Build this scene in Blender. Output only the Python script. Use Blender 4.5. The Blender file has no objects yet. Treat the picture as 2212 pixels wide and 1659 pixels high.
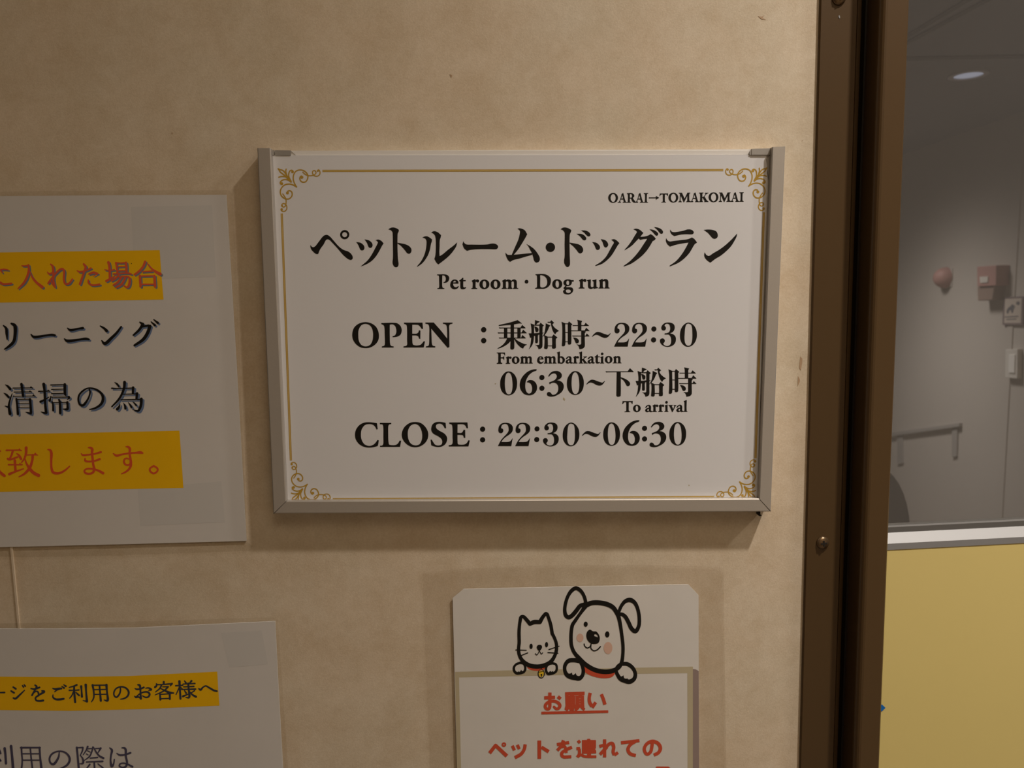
import bpy, bmesh, math, random
import numpy as np
from mathutils import Vector, Matrix
from mathutils.geometry import tessellate_polygon, delaunay_2d_cdt

# ------------------------------------------------------------------ camera, world, lights, exposure
S = bpy.context.scene
S.view_settings.view_transform = 'Standard'
S.view_settings.look = 'None'
S.view_settings.gamma = 1.0
S.view_settings.use_curve_mapping = False
S.view_settings.exposure = 0.0
W_PX, H_PX, F_PX = 2212.0, 1659.0, 1661.0
PITCH, ROLL, DIST, HC = math.radians(6.58), math.radians(1.04), 0.659, 1.50
c_fwd = Vector((0, math.cos(PITCH), -math.sin(PITCH)))
u0 = Vector((0, math.sin(PITCH), math.cos(PITCH)))
x0 = Vector((1, 0, 0))
c_right = math.cos(ROLL)*x0 - math.sin(ROLL)*u0
c_up = math.cos(ROLL)*u0 + math.sin(ROLL)*x0
c_pos = Vector((0, -DIST*math.cos(PITCH), HC))
cd = bpy.data.cameras.new('camera'); cam = bpy.data.objects.new('camera', cd)
S.collection.objects.link(cam)
m = Matrix.Identity(4)
for i in range(3):
    m[i][0] = c_right[i]; m[i][1] = c_up[i]; m[i][2] = -c_fwd[i]; m[i][3] = c_pos[i]
cam.matrix_world = m
cd.sensor_width = 36.0; cd.lens = F_PX/W_PX*36.0; cd.clip_start = 0.01; cd.clip_end = 50
cd.dof.use_dof = True; cd.dof.focus_distance = 0.65; cd.dof.aperture_fstop = 11.0
S.camera = cam

wd = bpy.data.worlds.new('world'); S.world = wd; wd.use_nodes = True
wd.node_tree.nodes['Background'].inputs[0].default_value = (1.0, 0.86, 0.70, 1)
wd.node_tree.nodes['Background'].inputs[1].default_value = 0.05

def lamp(name, loc, power, radius, col, kind='POINT', rot=(0,0,0), size=None, spread=None):
    l = bpy.data.lights.new(name, kind); l.energy = power; l.color = col
    if kind == 'POINT': l.shadow_soft_size = radius
    if kind == 'AREA':
        l.shape = 'DISK'; l.size = size
        if spread: l.spread = spread
    o = bpy.data.objects.new(name, l); o.location = loc; o.rotation_euler = rot
    S.collection.objects.link(o); return o
ZC = HC - DIST*math.sin(PITCH)                 # height of the optical axis on the wall
CEIL = ZC + 1.17
def downlight(name, loc, power, radius, col, n):
    """recessed lamp: its light is strongest straight down and falls off as cos^n"""
    o = lamp(name, loc, power, radius, col); l = o.data; l.use_nodes = True; nt = l.node_tree
    em = [k for k in nt.nodes if k.type == 'EMISSION'][0]
    tc = nt.nodes.new('ShaderNodeTexCoord'); sp = nt.nodes.new('ShaderNodeSeparateXYZ')
    neg = nt.nodes.new('ShaderNodeMath'); neg.operation = 'MULTIPLY'; neg.inputs[1].default_value = -1; 
    mxn = nt.nodes.new('ShaderNodeMath'); mxn.operation = 'MAXIMUM'; mxn.inputs[1].default_value = 0.0
    pw = nt.nodes.new('ShaderNodeMath'); pw.operation = 'POWER'; pw.inputs[1].default_value = n
    nt.links.new(tc.outputs['Normal'], sp.inputs[0]); nt.links.new(sp.outputs[2], neg.inputs[0]); nt.links.new(neg.outputs[0], mxn.inputs[0])
    nt.links.new(mxn.outputs[0], pw.inputs[0]); nt.links.new(pw.outputs[0], em.inputs['Strength']); return o
downlight('main_downlight', (0.676, -0.494, ZC+1.15), 121.0, 0.030, (1.0, 0.92, 0.84), 4.3)
downlight('second_downlight', (1.42, -0.52, ZC+1.15), 76.0, 0.045, (1.0, 0.90, 0.78), 2.0)
lamp('corridor_fill', (0.3, -1.2, CEIL-0.03), 5.2, 0.1, (1.0, 0.80, 0.58), 'AREA', size=0.9)  # added unseen soft fill for the warm overhead and bounced light
downlight('pet_room_light', (1.45, 3.0, 2.15), 98.0, 0.14, (1.0, 0.93, 0.87), 4.0)

def ray(px, py):
    return (c_fwd*F_PX + c_right*(px-W_PX/2) - c_up*(py-H_PX/2)).normalized()
class Plane:
    """a flat surface standing in the place; a photograph pixel is looked up on it"""
    def __init__(s, p, n): s.p = Vector(p); s.n = Vector(n).normalized()
    def at(s, px, py, off=0.0):
        r = ray(px, py); p = s.p + s.n*off
        return c_pos + r*((p-c_pos).dot(s.n)/r.dot(s.n))
WALL = Plane((0,0,0), (0,-1,0))
def wp(px, py, off=0.0): return WALL.at(px, py, off)

# ------------------------------------------------------------------ materials
def mat(name, col, rough=0.6, metal=0.0, spec=0.5, noise=None, bump=None, coat=0.0):
    m = bpy.data.materials.new(name); m.use_nodes = True
    nt = m.node_tree; b = nt.nodes['Principled BSDF']
    b.inputs['Base Color'].default_value = (*col, 1)
    b.inputs['Roughness'].default_value = rough
    b.inputs['Metallic'].default_value = metal
    b.inputs['Specular IOR Level'].default_value = spec
    b.inputs['Coat Weight'].default_value = coat
    b.inputs['Coat Roughness'].default_value = 0.15
    tc = nt.nodes.new('ShaderNodeTexCoord')
    if noise:
        sc, amt, col2 = noise
        n = nt.nodes.new('ShaderNodeTexNoise'); n.inputs['Scale'].default_value = sc
        n.inputs['Detail'].default_value = 6; n.inputs['Roughness'].default_value = 0.6
        nt.links.new(tc.outputs['Object'], n.inputs['Vector'])
        r = nt.nodes.new('ShaderNodeMapRange'); r.inputs[1].default_value = 0.35; r.inputs[2].default_value = 0.65
        r.inputs[3].default_value = 0; r.inputs[4].default_value = amt
        nt.links.new(n.outputs['Fac'], r.inputs[0])
        mx = nt.nodes.new('ShaderNodeMix'); mx.data_type = 'RGBA'
        mx.inputs[6].default_value = (*col, 1); mx.inputs[7].default_value = (*col2, 1)
        nt.links.new(r.outputs[0], mx.inputs[0]); nt.links.new(mx.outputs[2], b.inputs['Base Color'])
    if bump:
        sc, st = bump
        n2 = nt.nodes.new('ShaderNodeTexNoise'); n2.inputs['Scale'].default_value = sc; n2.inputs['Detail'].default_value = 3
        nt.links.new(tc.outputs['Object'], n2.inputs['Vector'])
        bp = nt.nodes.new('ShaderNodeBump'); bp.inputs['Strength'].default_value = st; bp.inputs['Distance'].default_value = 0.001
        nt.links.new(n2.outputs['Fac'], bp.inputs['Height']); nt.links.new(bp.outputs[0], b.inputs['Normal'])
    return m

def wall_material():
    m = mat('marbled_laminate', (0.6,0.5,0.36), 0.42, spec=0.35, bump=(900, 0.10))
    nt = m.node_tree; b = nt.nodes['Principled BSDF']; tc = [n for n in nt.nodes if n.type == 'TEX_COORD'][0]
    last = None
    for sc, lo, hi, c1, c2, f in ((7, .40, .60, (0.635,0.475,0.315), (0.575,0.485,0.345), 1.0), (24, .38, .64, (0.70,0.58,0.43), (0.53,0.40,0.255), 0.55),
                             (110, .36, .64, (0.68,0.57,0.43), (0.53,0.41,0.275), 0.28), (520, .38, .62, (0.76,0.65,0.50), (0.47,0.36,0.235), 0.17)):
        n = nt.nodes.new('ShaderNodeTexNoise'); n.inputs['Scale'].default_value = sc; n.inputs['Detail'].default_value = 7
        n.inputs['Roughness'].default_value = 0.62; n.inputs['Distortion'].default_value = 0.4
        nt.links.new(tc.outputs['Object'], n.inputs['Vector'])
        r = nt.nodes.new('ShaderNodeMapRange'); r.inputs[1].default_value = lo; r.inputs[2].default_value = hi
        nt.links.new(n.outputs['Fac'], r.inputs[0])
        mx = nt.nodes.new('ShaderNodeMix'); mx.data_type = 'RGBA'
        mx.inputs[6].default_value = (c1[0],c1[1]*1.04,c1[2]*1.10,1); mx.inputs[7].default_value = (c2[0],c2[1]*1.04,c2[2]*1.10,1); nt.links.new(r.outputs[0], mx.inputs[0])
        if last is None: last = mx.outputs[2]
        else:
            k = nt.nodes.new('ShaderNodeMix'); k.data_type = 'RGBA'; k.inputs[0].default_value = f
            nt.links.new(last, k.inputs[6]); nt.links.new(mx.outputs[2], k.inputs[7]); last = k.outputs[2]
    nt.links.new(last, b.inputs['Base Color'])
    return m

def film_material(name, tint, gloss, ior=1.12, haze=0.0):
    m = bpy.data.materials.new(name); m.use_nodes = True; nt = m.node_tree; nt.nodes.clear()
    out = nt.nodes.new('ShaderNodeOutputMaterial'); mx = nt.nodes.new('ShaderNodeMixShader')
    t = nt.nodes.new('ShaderNodeBsdfTransparent'); t.inputs[0].default_value = (*tint,1)
    g = nt.nodes.new('ShaderNodeBsdfGlossy'); g.inputs['Roughness'].default_value = gloss
    fr = nt.nodes.new('ShaderNodeFresnel'); fr.inputs[0].default_value = ior
    ge = nt.nodes.new('ShaderNodeNewGeometry'); iv = nt.nodes.new('ShaderNodeMath'); iv.operation = 'SUBTRACT'; iv.inputs[0].default_value = 1.0
    ml = nt.nodes.new('ShaderNodeMath'); ml.operation = 'MULTIPLY'
    nt.links.new(ge.outputs['Backfacing'], iv.inputs[1]); nt.links.new(iv.outputs[0], ml.inputs[0]); nt.links.new(fr.outputs[0], ml.inputs[1])
    nt.links.new(ml.outputs[0], mx.inputs[0]); nt.links.new(t.outputs[0], mx.inputs[1]); nt.links.new(g.outputs[0], mx.inputs[2])
    if haze:  # diffuse veil imitating a pale haze reflected by the pane
        d = nt.nodes.new('ShaderNodeBsdfDiffuse'); d.inputs[0].default_value = (0.75,0.72,0.70,1)
        k = nt.nodes.new('ShaderNodeMixShader'); k.inputs[0].default_value = haze
        nt.links.new(mx.outputs[0], k.inputs[1]); nt.links.new(d.outputs[0], k.inputs[2]); mx = k
    nt.links.new(mx.outputs[0], out.inputs[0]); return m

def emit_material(name, col, s):
    m = bpy.data.materials.new(name); m.use_nodes = True; nt = m.node_tree; nt.nodes.clear()
    out = nt.nodes.new('ShaderNodeOutputMaterial'); e = nt.nodes.new('ShaderNodeEmission')
    e.inputs[0].default_value = (*col,1); e.inputs[1].default_value = s; nt.links.new(e.outputs[0], out.inputs[0]); return m

M = {
 'wall': wall_material(),
 'seam': mat('seam_strip', (0.66,0.55,0.42), 0.4),
 'sheet': mat('white_print_sheet', (0.685,0.683,0.70), 0.38, spec=0.4, noise=(3, 0.5, (0.67,0.665,0.68))),
 'backing': mat('white_plastic_backing', (0.76,0.735,0.70), 0.35),
 'alu': mat('brushed_aluminium', (0.50,0.465,0.425), 0.42, metal=0.55, bump=(600,0.05)),
 'bracket': mat('grey_bracket', (0.36,0.34,0.315), 0.5, metal=0.4),
 'ink': mat('black_ink', (0.006,0.005,0.004), 0.45, spec=0.3),
 'gold': mat('gold_ink', (0.44,0.265,0.03), 0.4),
 'goldlight': mat('light_gold_ink', (0.58,0.44,0.17), 0.4),
 'paper': mat('laminated_paper', (0.63,0.605,0.585), 0.38, noise=(9, 0.6, (0.59,0.57,0.55)), bump=(60,0.12)),
 'posterpaper': mat('poster_paper', (0.67,0.64,0.605), 0.42, noise=(14, 0.6, (0.63,0.605,0.565)), bump=(40,0.15)),
 'paperedge': mat('paper_back_print', (0.575,0.56,0.545), 0.4),
 'yellow': mat('yellow_highlight', (0.86,0.49,0.0), 0.4, noise=(14, 0.6, (0.80,0.45,0.0))),
 'redblack': mat('red_ink_one', (0.68,0.095,0.035), 0.5),
 'red': mat('red_ink', (0.66,0.085,0.02), 0.5),
 'posterred': mat('poster_red_ink', (0.56,0.07,0.028), 0.45),
 'shadowink': mat('blue_grey_ink', (0.17,0.20,0.24), 0.5),
 'shadowblue': mat('slate_ink', (0.12,0.18,0.32), 0.5),
 'darkink': mat('dark_slate_ink', (0.028,0.034,0.05), 0.5),
 'navyink': mat('navy_ink', (0.06,0.055,0.105), 0.5),
 'beige': mat('beige_print', (0.47,0.405,0.27), 0.45),
 'mauve': mat('mauve_print', (0.28,0.21,0.19), 0.45),
 'pink': mat('pink_cheek_ink', (0.62,0.40,0.31), 0.5),
 'bell': mat('bell_yellow_ink', (0.75,0.50,0.02), 0.45),
 'film': film_material('laminating_film', (0.955,0.948,0.935), 0.3),
 'pouchfilm': film_material('clear_pouch_film', (0.972,0.966,0.958), 0.3),
 'brown': mat('brown_painted_metal', (0.078,0.044,0.0165), 0.36, spec=0.4, bump=(300,0.04)),
 'browndark': mat('dark_brown_rubber', (0.012,0.008,0.005), 0.5),
 'screw': mat('bronze_screw', (0.20,0.13,0.07), 0.28, metal=0.7),
 'screwdark': mat('screw_recess', (0.01,0.007,0.004), 0.7),
 'yellowpanel': mat('yellow_laminate', (0.62,0.50,0.19), 0.45, noise=(2.5, 0.6, (0.59,0.48,0.175))),
 'rail': mat('satin_aluminium', (0.27,0.27,0.275), 0.5, metal=0.35),
 'gasket': mat('grey_gasket', (0.10,0.095,0.09), 0.6),
 'glass': film_material('hazy_glass', (0.93,0.93,0.92), 0.02, 1.45, 0.04),  # reflected haze put into the glass as a pale diffuse colour
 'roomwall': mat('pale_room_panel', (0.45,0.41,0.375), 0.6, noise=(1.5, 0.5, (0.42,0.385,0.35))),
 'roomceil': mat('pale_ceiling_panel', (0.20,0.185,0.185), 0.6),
 'shelf': mat('grey_shelf', (0.31,0.29,0.275), 0.6),
 'ceilline': mat('ceiling_line_dark', (0.10,0.085,0.07), 0.7),  # dark tone of the ceiling groove and the painted reflection lines
 'floor': mat('grey_vinyl_floor', (0.25,0.22,0.19), 0.5, noise=(20,0.5,(0.22,0.19,0.16))),
 'corridorceil': mat('cream_ceiling', (0.6,0.55,0.48), 0.7),
 'alarmred': mat('alarm_red', (0.36,0.19,0.17), 0.6),
 'boxlow': mat('box_brown', (0.24,0.17,0.14), 0.5),
 'pad': mat('dark_chair_fabric', (0.04,0.032,0.028), 0.8),
 'signcream': mat('cream_sign_board', (0.50,0.43,0.38), 0.5),
 'signrim': mat('mauve_sign_rim', (0.16,0.12,0.13), 0.5),
 'signblue': mat('slate_pictogram', (0.08,0.085,0.11), 0.5),
 'switch': mat('switch_plate', (0.60,0.57,0.53), 0.4),
 'blue': mat('blue_sticker', (0.0,0.12,0.42), 0.4),
 'lens': emit_material('downlight_lens', (0.80,0.82,1.0), 0.28),
 'lensdim': mat('downlight_rim', (0.45,0.43,0.47), 0.4),
 'scuff': mat('brown_scuff', (0.42,0.28,0.17), 0.6),
 'white': mat('white_ink', (0.75,0.73,0.70), 0.5),
}

# ------------------------------------------------------------------ objects
COL = S.collection
def link(name, me, mt, parent=None):
    o = bpy.data.objects.new(name, me)
    for x in (mt if isinstance(mt, (list,tuple)) else [mt]): me.materials.append(x)
    COL.objects.link(o)
    if parent is not None: o.parent = parent; o.matrix_parent_inverse = parent.matrix_world.inverted()
    return o
def thing(name, label, cat, loc, group=None):
    o = bpy.data.objects.new(name, None); COL.objects.link(o); o.location = loc; o.empty_display_size = 0.02
    o.matrix_world = Matrix.Translation(loc)
    o['label'] = label; o['category'] = cat
    if group: o['group'] = group
    return o
def struct(o, label=None):
    o['kind'] = 'structure'
    if label: o['label'] = label
    return o
def me_from(verts, faces, name='mesh', smooth=False):
    me = bpy.data.meshes.new(name); me.from_pydata([tuple(v) for v in verts], [], faces)
    bm = bmesh.new(); bm.from_mesh(me); bmesh.ops.recalc_face_normals(bm, faces=bm.faces); bm.to_mesh(me); bm.free()
    if smooth:
        for p in me.polygons: p.use_smooth = True
    me.update(); return me
def box_me(lo, hi, bevel=0.0, seg=2):
    bm = bmesh.new(); bmesh.ops.create_cube(bm, size=1.0)
    for v in bm.verts:
        v.co = Vector([lo[i] + (v.co[i]+0.5)*(hi[i]-lo[i]) for i in range(3)])
    if bevel: bmesh.ops.bevel(bm, geom=list(bm.edges), offset=bevel, segments=seg, affect='EDGES', profile=0.5)
    me = bpy.data.meshes.new('box'); bm.to_mesh(me); bm.free(); return me
def prism(front, back):
    n = len(front); V = list(front)+list(back)
    F = [list(range(n)), list(range(2*n-1, n-1, -1))] + [[i, (i+1)%n, n+(i+1)%n, n+i] for i in range(n)]
    return me_from(V, F)
def slab_px(pts, f, b, plane=WALL, bevel=0.0):
    """a solid whose front outline is found at offset f on the plane and which goes back to offset b"""
    fr = [plane.at(x, y, f) for x, y in pts]
    bk = [p + plane.n*(b-f) for p in fr]
    me = prism(fr, bk)
    if bevel:
        bm = bmesh.new(); bm.from_mesh(me)
        bmesh.ops.bevel(bm, geom=list(bm.edges), offset=bevel, segments=2, affect='EDGES', profile=0.5); bm.to_mesh(me); bm.free()
    return me

# ------------------------------------------------------------------ outlines: contours with corners, brush strokes
def cr(p0, p1, p2, p3, t):
    def tj(ti, a, b): return ti + max(1e-6, math.hypot(b[0]-a[0], b[1]-a[1]))**0.5
    t0 = 0.0; t1 = tj(t0,p0,p1); t2 = tj(t1,p1,p2); t3 = tj(t2,p2,p3); t = t1+(t2-t1)*t
    L = lambda a, b, ta, tb: tuple(a[i]*(tb-t)/(tb-ta)+b[i]*(t-ta)/(tb-ta) for i in range(len(a)))
    a1 = L(p0,p1,t0,t1); a2 = L(p1,p2,t1,t2); a3 = L(p2,p3,t2,t3)
    return L(L(a1,a2,t0,t2), L(a2,a3,t1,t3), t1, t2)
def ext(a, b): return tuple(2*a[i]-b[i] for i in range(len(a)))
def smooth_run(pts, sub):
    if len(pts) < 3: return list(pts)
    out = []; P = [ext(pts[0], pts[1])] + list(pts) + [ext(pts[-1], pts[-2])]
    for i in range(1, len(P)-2):
        for k in range(sub): out.append(cr(P[i-1],P[i],P[i+1],P[i+2],k/sub))
    out.append(pts[-1]); return out
def contour(s, sub=4):
    pts, cor = [], []
    for t in s.split():
        c = t.endswith('!'); a = tuple(float(v) for v in t.rstrip('!').split(','))
        if pts and math.hypot(a[0]-pts[-1][0], a[1]-pts[-1][1]) < 1e-6: continue
        pts.append(a); cor.append(c)
    n = len(pts)
    if any(cor):
        k = cor.index(True); pts = pts[k:]+pts[:k]; cor = cor[k:]+cor[:k]
        pts.append(pts[0]); cor.append(True); out = []; run = [pts[0]]
        for p, c in zip(pts[1:], cor[1:]):
            run.append(p)
            if c: out += smooth_run(run, sub)[:-1]; run = [p]
        return out
    out = []
    for i in range(n):
        for k in range(sub): out.append(cr(pts[i-1],pts[i],pts[(i+1)%n],pts[(i+2)%n],k/sub))
    return out
def circ(cx, cy, rx, ry=None, n=28):
    ry = ry or rx
    return [(cx+rx*math.cos(2*math.pi*i/n), cy+ry*math.sin(2*math.pi*i/n)) for i in range(n)]
class Print:
    """flat print: gathers filled outlines in photograph pixels, lays them on a plane as one mesh"""
    def __init__(s): s.V = []; s.F = []
    def fill(s, contours):
        vs = [Vector((x, y, 0)) for c in contours for x, y in c]
        tris = tessellate_polygon([[Vector((x, y, 0)) for x, y in c] for c in contours])
        b = len(s.V); s.V += [(v.x, v.y) for v in vs]; s.F += [(b+i, b+j, b+k) for i, j, k in tris]
    def poly(s, text, R=(0,0,1), T=None, sub=4, bold=0.0):
        """R = (x0, y0, scale) of the enlarged view the numbers were read in; contours split by ';' (first outer, rest holes), shapes by '|'"""
        T = T or (lambda x, y: (x, y))
        for sh in text.split('|'):
            cs = []
            for c in sh.split(';'):
                if not c.strip(): continue
                if c.strip().startswith('o'):
                    a = [float(v) for v in c.strip()[1:].split(',')]; q = circ(*a)
                else: q = contour(c, sub)
                cs.append([T(R[0]+x/R[2], R[1]+y/R[2]) for x, y in q])
            s.fill(cs)
            for q in (cs if bold else []):          # ink spread: a hair line along every outline
                for i in range(len(q)):
                    (x1,y1), (x2,y2) = q[i-1], q[i]; l = math.hypot(x2-x1, y2-y1)
                    if l < 1e-5: continue
                    ux, uy = (x2-x1)/l*bold, (y2-y1)/l*bold; k = len(s.V)
                    s.V += [(x1-uy-ux*.3, y1+ux-uy*.3), (x2-uy+ux*.3, y2+ux+uy*.3), (x2+uy+ux*.3, y2-ux+uy*.3), (x1+uy-ux*.3, y1-ux-uy*.3)]
                    s.F.append((k, k+1, k+2, k+3))
        return s
    def stroke(s, text, R=(0,0,1), T=None, w=None, cap=True, off=(0,0), sub=5):
        T = T or (lambda x, y: (x, y))
        for st in text.split('|'):
            raw = []; cor = []
            for t in st.split():
                c = t.endswith('!'); a = [float(v) for v in t.rstrip('!').split(',')]
                if len(a) < 3: a.append(w if w is not None else raw[-1][2])
                raw.append(tuple(a[:3])); cor.append(c)
            if not raw: continue
            if len(raw) == 1:
                x, y, d = raw[0]; q = [T(R[0]+(u+off[0])/R[2], R[1]+(v+off[1])/R[2]) for u, v in circ(x, y, d/2, n=18)]
                s.fill([q]); continue
            runs = []; run = [raw[0]]
            for i in range(1, len(raw)):
                run.append(raw[i])
                if cor[i] and i < len(raw)-1: runs.append(run); run = [raw[i]]
            runs.append(run)
            for run in runs:
                p = smooth_run(run, sub) if len(run) > 2 else run
                n = len(p); L = []; Rr = []
                for i in range(n):
                    a = p[max(0,i-1)]; b = p[min(n-1,i+1)]; dx, dy = b[0]-a[0], b[1]-a[1]; l = math.hypot(dx,dy) or 1
                    h = max(p[i][2], 2)/2; nx, ny = -dy/l*h, dx/l*h
                    L.append((p[i][0]+nx, p[i][1]+ny)); Rr.append((p[i][0]-nx, p[i][1]-ny))
                b0 = len(s.V)
                for u, v in L+Rr: s.V.append(T(R[0]+(u+off[0])/R[2], R[1]+(v+off[1])/R[2]))
                for i in range(n-1): s.F.append((b0+i, b0+i+1, b0+n+i+1, b0+n+i))
                ends = [p[0], p[-1]] if cap else []
                for x, y, d in ends:
                    if d > 6:
                        s.fill([[T(R[0]+(u+off[0])/R[2], R[1]+(v+off[1])/R[2]) for u, v in circ(x, y, d/2, n=12)]])
                if not cap:
                    for q in (run[0], run[-1]):
                        if q is not raw[0] and q is not raw[-1]:
                            s.fill([[T(R[0]+(u+off[0])/R[2], R[1]+(v+off[1])/R[2]) for u, v in circ(q[0], q[1], q[2]/2, n=12)]])
        return s
    def build(s, name, mt, parent, plane, off, label=None):
        # union of all pieces: overlapping strokes become one flat layer of ink
        ox, oy = s.V[0]; V = [Vector((x-ox, y-oy)) for x, y in s.V]; F = []
        for f in s.F:
            for t in ([f] if len(f) == 3 else [(f[0],f[1],f[2]), (f[0],f[2],f[3])]):
                A, B, C = (V[k] for k in t); ar = (B-A).cross(C-A)
                if abs(ar) > 1e-7: F.append(list(t) if ar > 0 else [t[0],t[2],t[1]])
        r = delaunay_2d_cdt(V, [], F, 0, 1e-5, True)
        tv = np.array([[V[k][:] for k in f] for f in F]); ov = np.array([[r[0][k][:] for k in f] for f in r[2]])
        cen = ov.mean(1); ins = np.zeros(len(cen), bool)
        for a0 in range(0, len(cen), 400):
            c0 = cen[a0:a0+400][:, None, :]; ok = np.ones((c0.shape[0], len(tv)), bool)
            for e in range(3):
                p0 = tv[None, :, e]; p1 = tv[None, :, (e+1) % 3]
                ok &= (p1[...,0]-p0[...,0])*(c0[...,1]-p0[...,1])-(p1[...,1]-p0[...,1])*(c0[...,0]-p0[...,0]) > -1e-7
            ins[a0:a0+400] = ok.any(1)
        keep = [f for f, k in zip(r[2], ins) if k]
        used = sorted({k for f in keep for k in f}); ix = {k: n for n, k in enumerate(used)}
        P = [plane.at(r[0][k].x+ox, r[0][k].y+oy, off) for k in used]
        keep = [tuple(ix[k] for k in f) for f in keep]
        if keep:
            A, B, C = (P[k] for k in keep[0])
            if (B-A).cross(C-A).dot(plane.n) < 0: keep = [tuple(reversed(f)) for f in keep]
        me = bpy.data.meshes.new(name); me.from_pydata([tuple(v) for v in P], [], keep); me.update()
        o = link(name, me, mt, parent)
        if label: o['label'] = label
        return o

# ------------------------------------------------------------------ the setting
def zat(px, py): return wp(px, py).z
jl = lambda y: 1769.4 + (1740.4-1769.4)*y/1100.0           # left edge of the brown frame, straight upright
XJ = (wp(jl(0), 0).x + wp(jl(1100), 1100).x)/2
wall = struct(link('wall_front', box_me((-1.6, 0, 0), (XJ+0.004, 0.09, CEIL)), M['wall']), 'cream marbled laminate wall that carries the notices')
# joint strip between two laminate sheets
sx = (wp(27,1190).x + wp(41,1350).x)/2
link('joint_strip', box_me((sx-0.0011, -0.0011, 0), (sx+0.0011, 0, CEIL), 0.0003), M['seam'], wall)
pr = Print()
pr.poly("1637,34! 1645,36 1652,32! 1648,38 1656,43! 1645,41|1729,770! 1733,775 1730,800! 1727,795|1724,812! 1728,822 1723,835!|971,160! 977,163 975,168!|370,286! 373,287 372,291!|1733,302! 1734,304 1732,306!")
pr.build('scuff', M['scuff'], wall, WALL, 0.0002, 'small brown scuff marks')
struct(link('floor', box_me((-1.6,-1.7,-0.05), (3.2,4.8,0)), M['floor']))
struct(link('ceiling', box_me((-1.6,-1.7,CEIL), (2.6,0.09,CEIL+0.05)), M['corridorceil']))
# (corridor behind the photographer)
struct(link('wall_back', box_me((-1.6,-1.75,0), (2.6,-1.7,CEIL)), M['wall']))

# brown door frame: cover plate, recessed channel, jamb. cross-section swept upright
def upright(name, prof, mt, parent, z0=0.0, z1=None):
    z1 = z1 or 2.12
    return link(name, prism([Vector((x,y,z0)) for x,y in prof], [Vector((x,y,z1)) for x,y in prof]), mt, parent)
Y0 = 1100
xA0 = XJ; xA1 = wp(1841, Y0, 0.003).x
xB0 = xA1; xB1 = wp(1921, Y0, 0.024).x; HB = 0.0245
frame = struct(bpy.data.objects.new('trim_1', None), 'dark brown painted metal door frame beside the white sign'); COL.objects.link(frame)
frame.location = (XJ, 0, 0); frame.matrix_world = Matrix.Translation((XJ,0,0))
xg = wp(1818, Y0, 0.003).x
upright('cover_plate', [(xA0,0.012),(xA0,-0.0022),(xA0+0.0008,-0.003),(xg-0.0006,-0.003),(xg,-0.0024),(xg,0.006),(xg+0.003,0.0065),(xg+0.0034,0.0045),(xg+0.0055,0.0045),(xg+0.006,0.0075),(xA1-0.0014,0.0075),(xA1-0.0014,0.012)], M['brown'], frame)
upright('seal', [(xA1-0.0014,0.0),(xA1+0.0002,0.0),(xA1+0.0002,0.0075),(xA1-0.0014,0.0075)], M['browndark'], frame)
cB = [(xB0,0.02),(xB0,-HB+0.0055)] + [(xB0+0.0055-0.0055*math.cos(t), -HB+0.0055-0.0055*math.sin(t)) for t in (0.3,0.6,0.9,1.2,1.5)] + [(xB1-0.0012,-HB),(xB1,-HB+0.0012),(xB1,0.045),(xB1-0.010,0.045),(xB1-0.010,0.02)]
upright('jamb', cB, M['brown'], frame)
def screw(px, py):
    c = wp(px, py, 0.003); R, Hh = 0.0056, 0.0034
    V = []; F = []; n = 24; rings = [(R,0.0),(R,0.0006),(R*0.93,0.0014),(R*0.75,0.0022),(R*0.45,0.0028),(0.0,Hh)]
    for r, h in rings[:-1]:
        for k in range(n): V.append(c + Vector((r*math.cos(2*math.pi*k/n), -h, r*math.sin(2*math.pi*k/n))))
    V.append(c + Vector((0,-Hh,0)))
    for i in range(len(rings)-2):
        for k in range(n): F.append((i*n+k, i*n+(k+1)%n, (i+1)*n+(k+1)%n, (i+1)*n+k))
    for k in range(n): F.append(((len(rings)-2)*n+k, (len(rings)-2)*n+(k+1)%n, len(V)-1))
    F.append(list(range(n)))
    s = link('screw', me_from(V, F, smooth=True), M['screw'], frame)
    s2 = math.sqrt(0.5); a = 0.0026; b = 0.0007; cr_ = []
    cx = c + Vector((0,-Hh-0.00002,0)); ang = math.radians(8)
    P = [(-b,b),(-b,a),(b,a),(b,b),(a,b),(a,-b),(b,-b),(b,-a),(-b,-a),(-b,-b),(-a,-b),(-a,b)]
    P = [(x*math.cos(ang)-z*math.sin(ang), x*math.sin(ang)+z*math.cos(ang)) for x,z in P]
    link('cross_slot', prism([cx+Vector((x,-0.0001,z)) for x,z in P],[cx+Vector((x,0.0012,z)) for x,z in P]), M['screwdark'], s)
screw(1777, 1172); screw(1812, -4)
link('paint_chip', slab_px([(1811,34),(1814,33),(1815,39),(1813,40)], 0.0033, 0.003), M['rail'], frame)

# the glazed door leaf that stands slightly ajar behind the frame
ang = math.radians(5.4)
dv = Vector((math.cos(ang), math.sin(ang), 0)); nv = Vector((math.sin(ang), -math.cos(ang), 0))
hinge = Vector((xB1+0.004, 0.056, 0))
LEAF = Plane(hinge, nv)
def lz(px, py, off=0.0): return LEAF.at(px, py, off).z
leaf = struct(bpy.data.objects.new('door_1', None), 'glazed door with a yellow lower panel behind the brown frame'); COL.objects.link(leaf)
leaf.location = hinge; leaf.matrix_world = Matrix.Translation(hinge)
def bar(name, a0, a1, prof, mt):      # sweep a (depth towards camera, height) profile along the leaf
    A = [hinge + dv*a0 + nv*d + Vector((0,0,z)) for d, z in prof]; B = [hinge + dv*a1 + nv*d + Vector((0,0,z)) for d, z in prof]
    return link(name, prism(A, B), mt, leaf)
zt = lz(1960,1135.5,-0.006); zg = lz(1960,1149,-0.007); zf = lz(1960,1172.5,0.0006); zu = lz(1960,1186,0.0006)
A0, A1 = -0.09, 0.72
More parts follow.
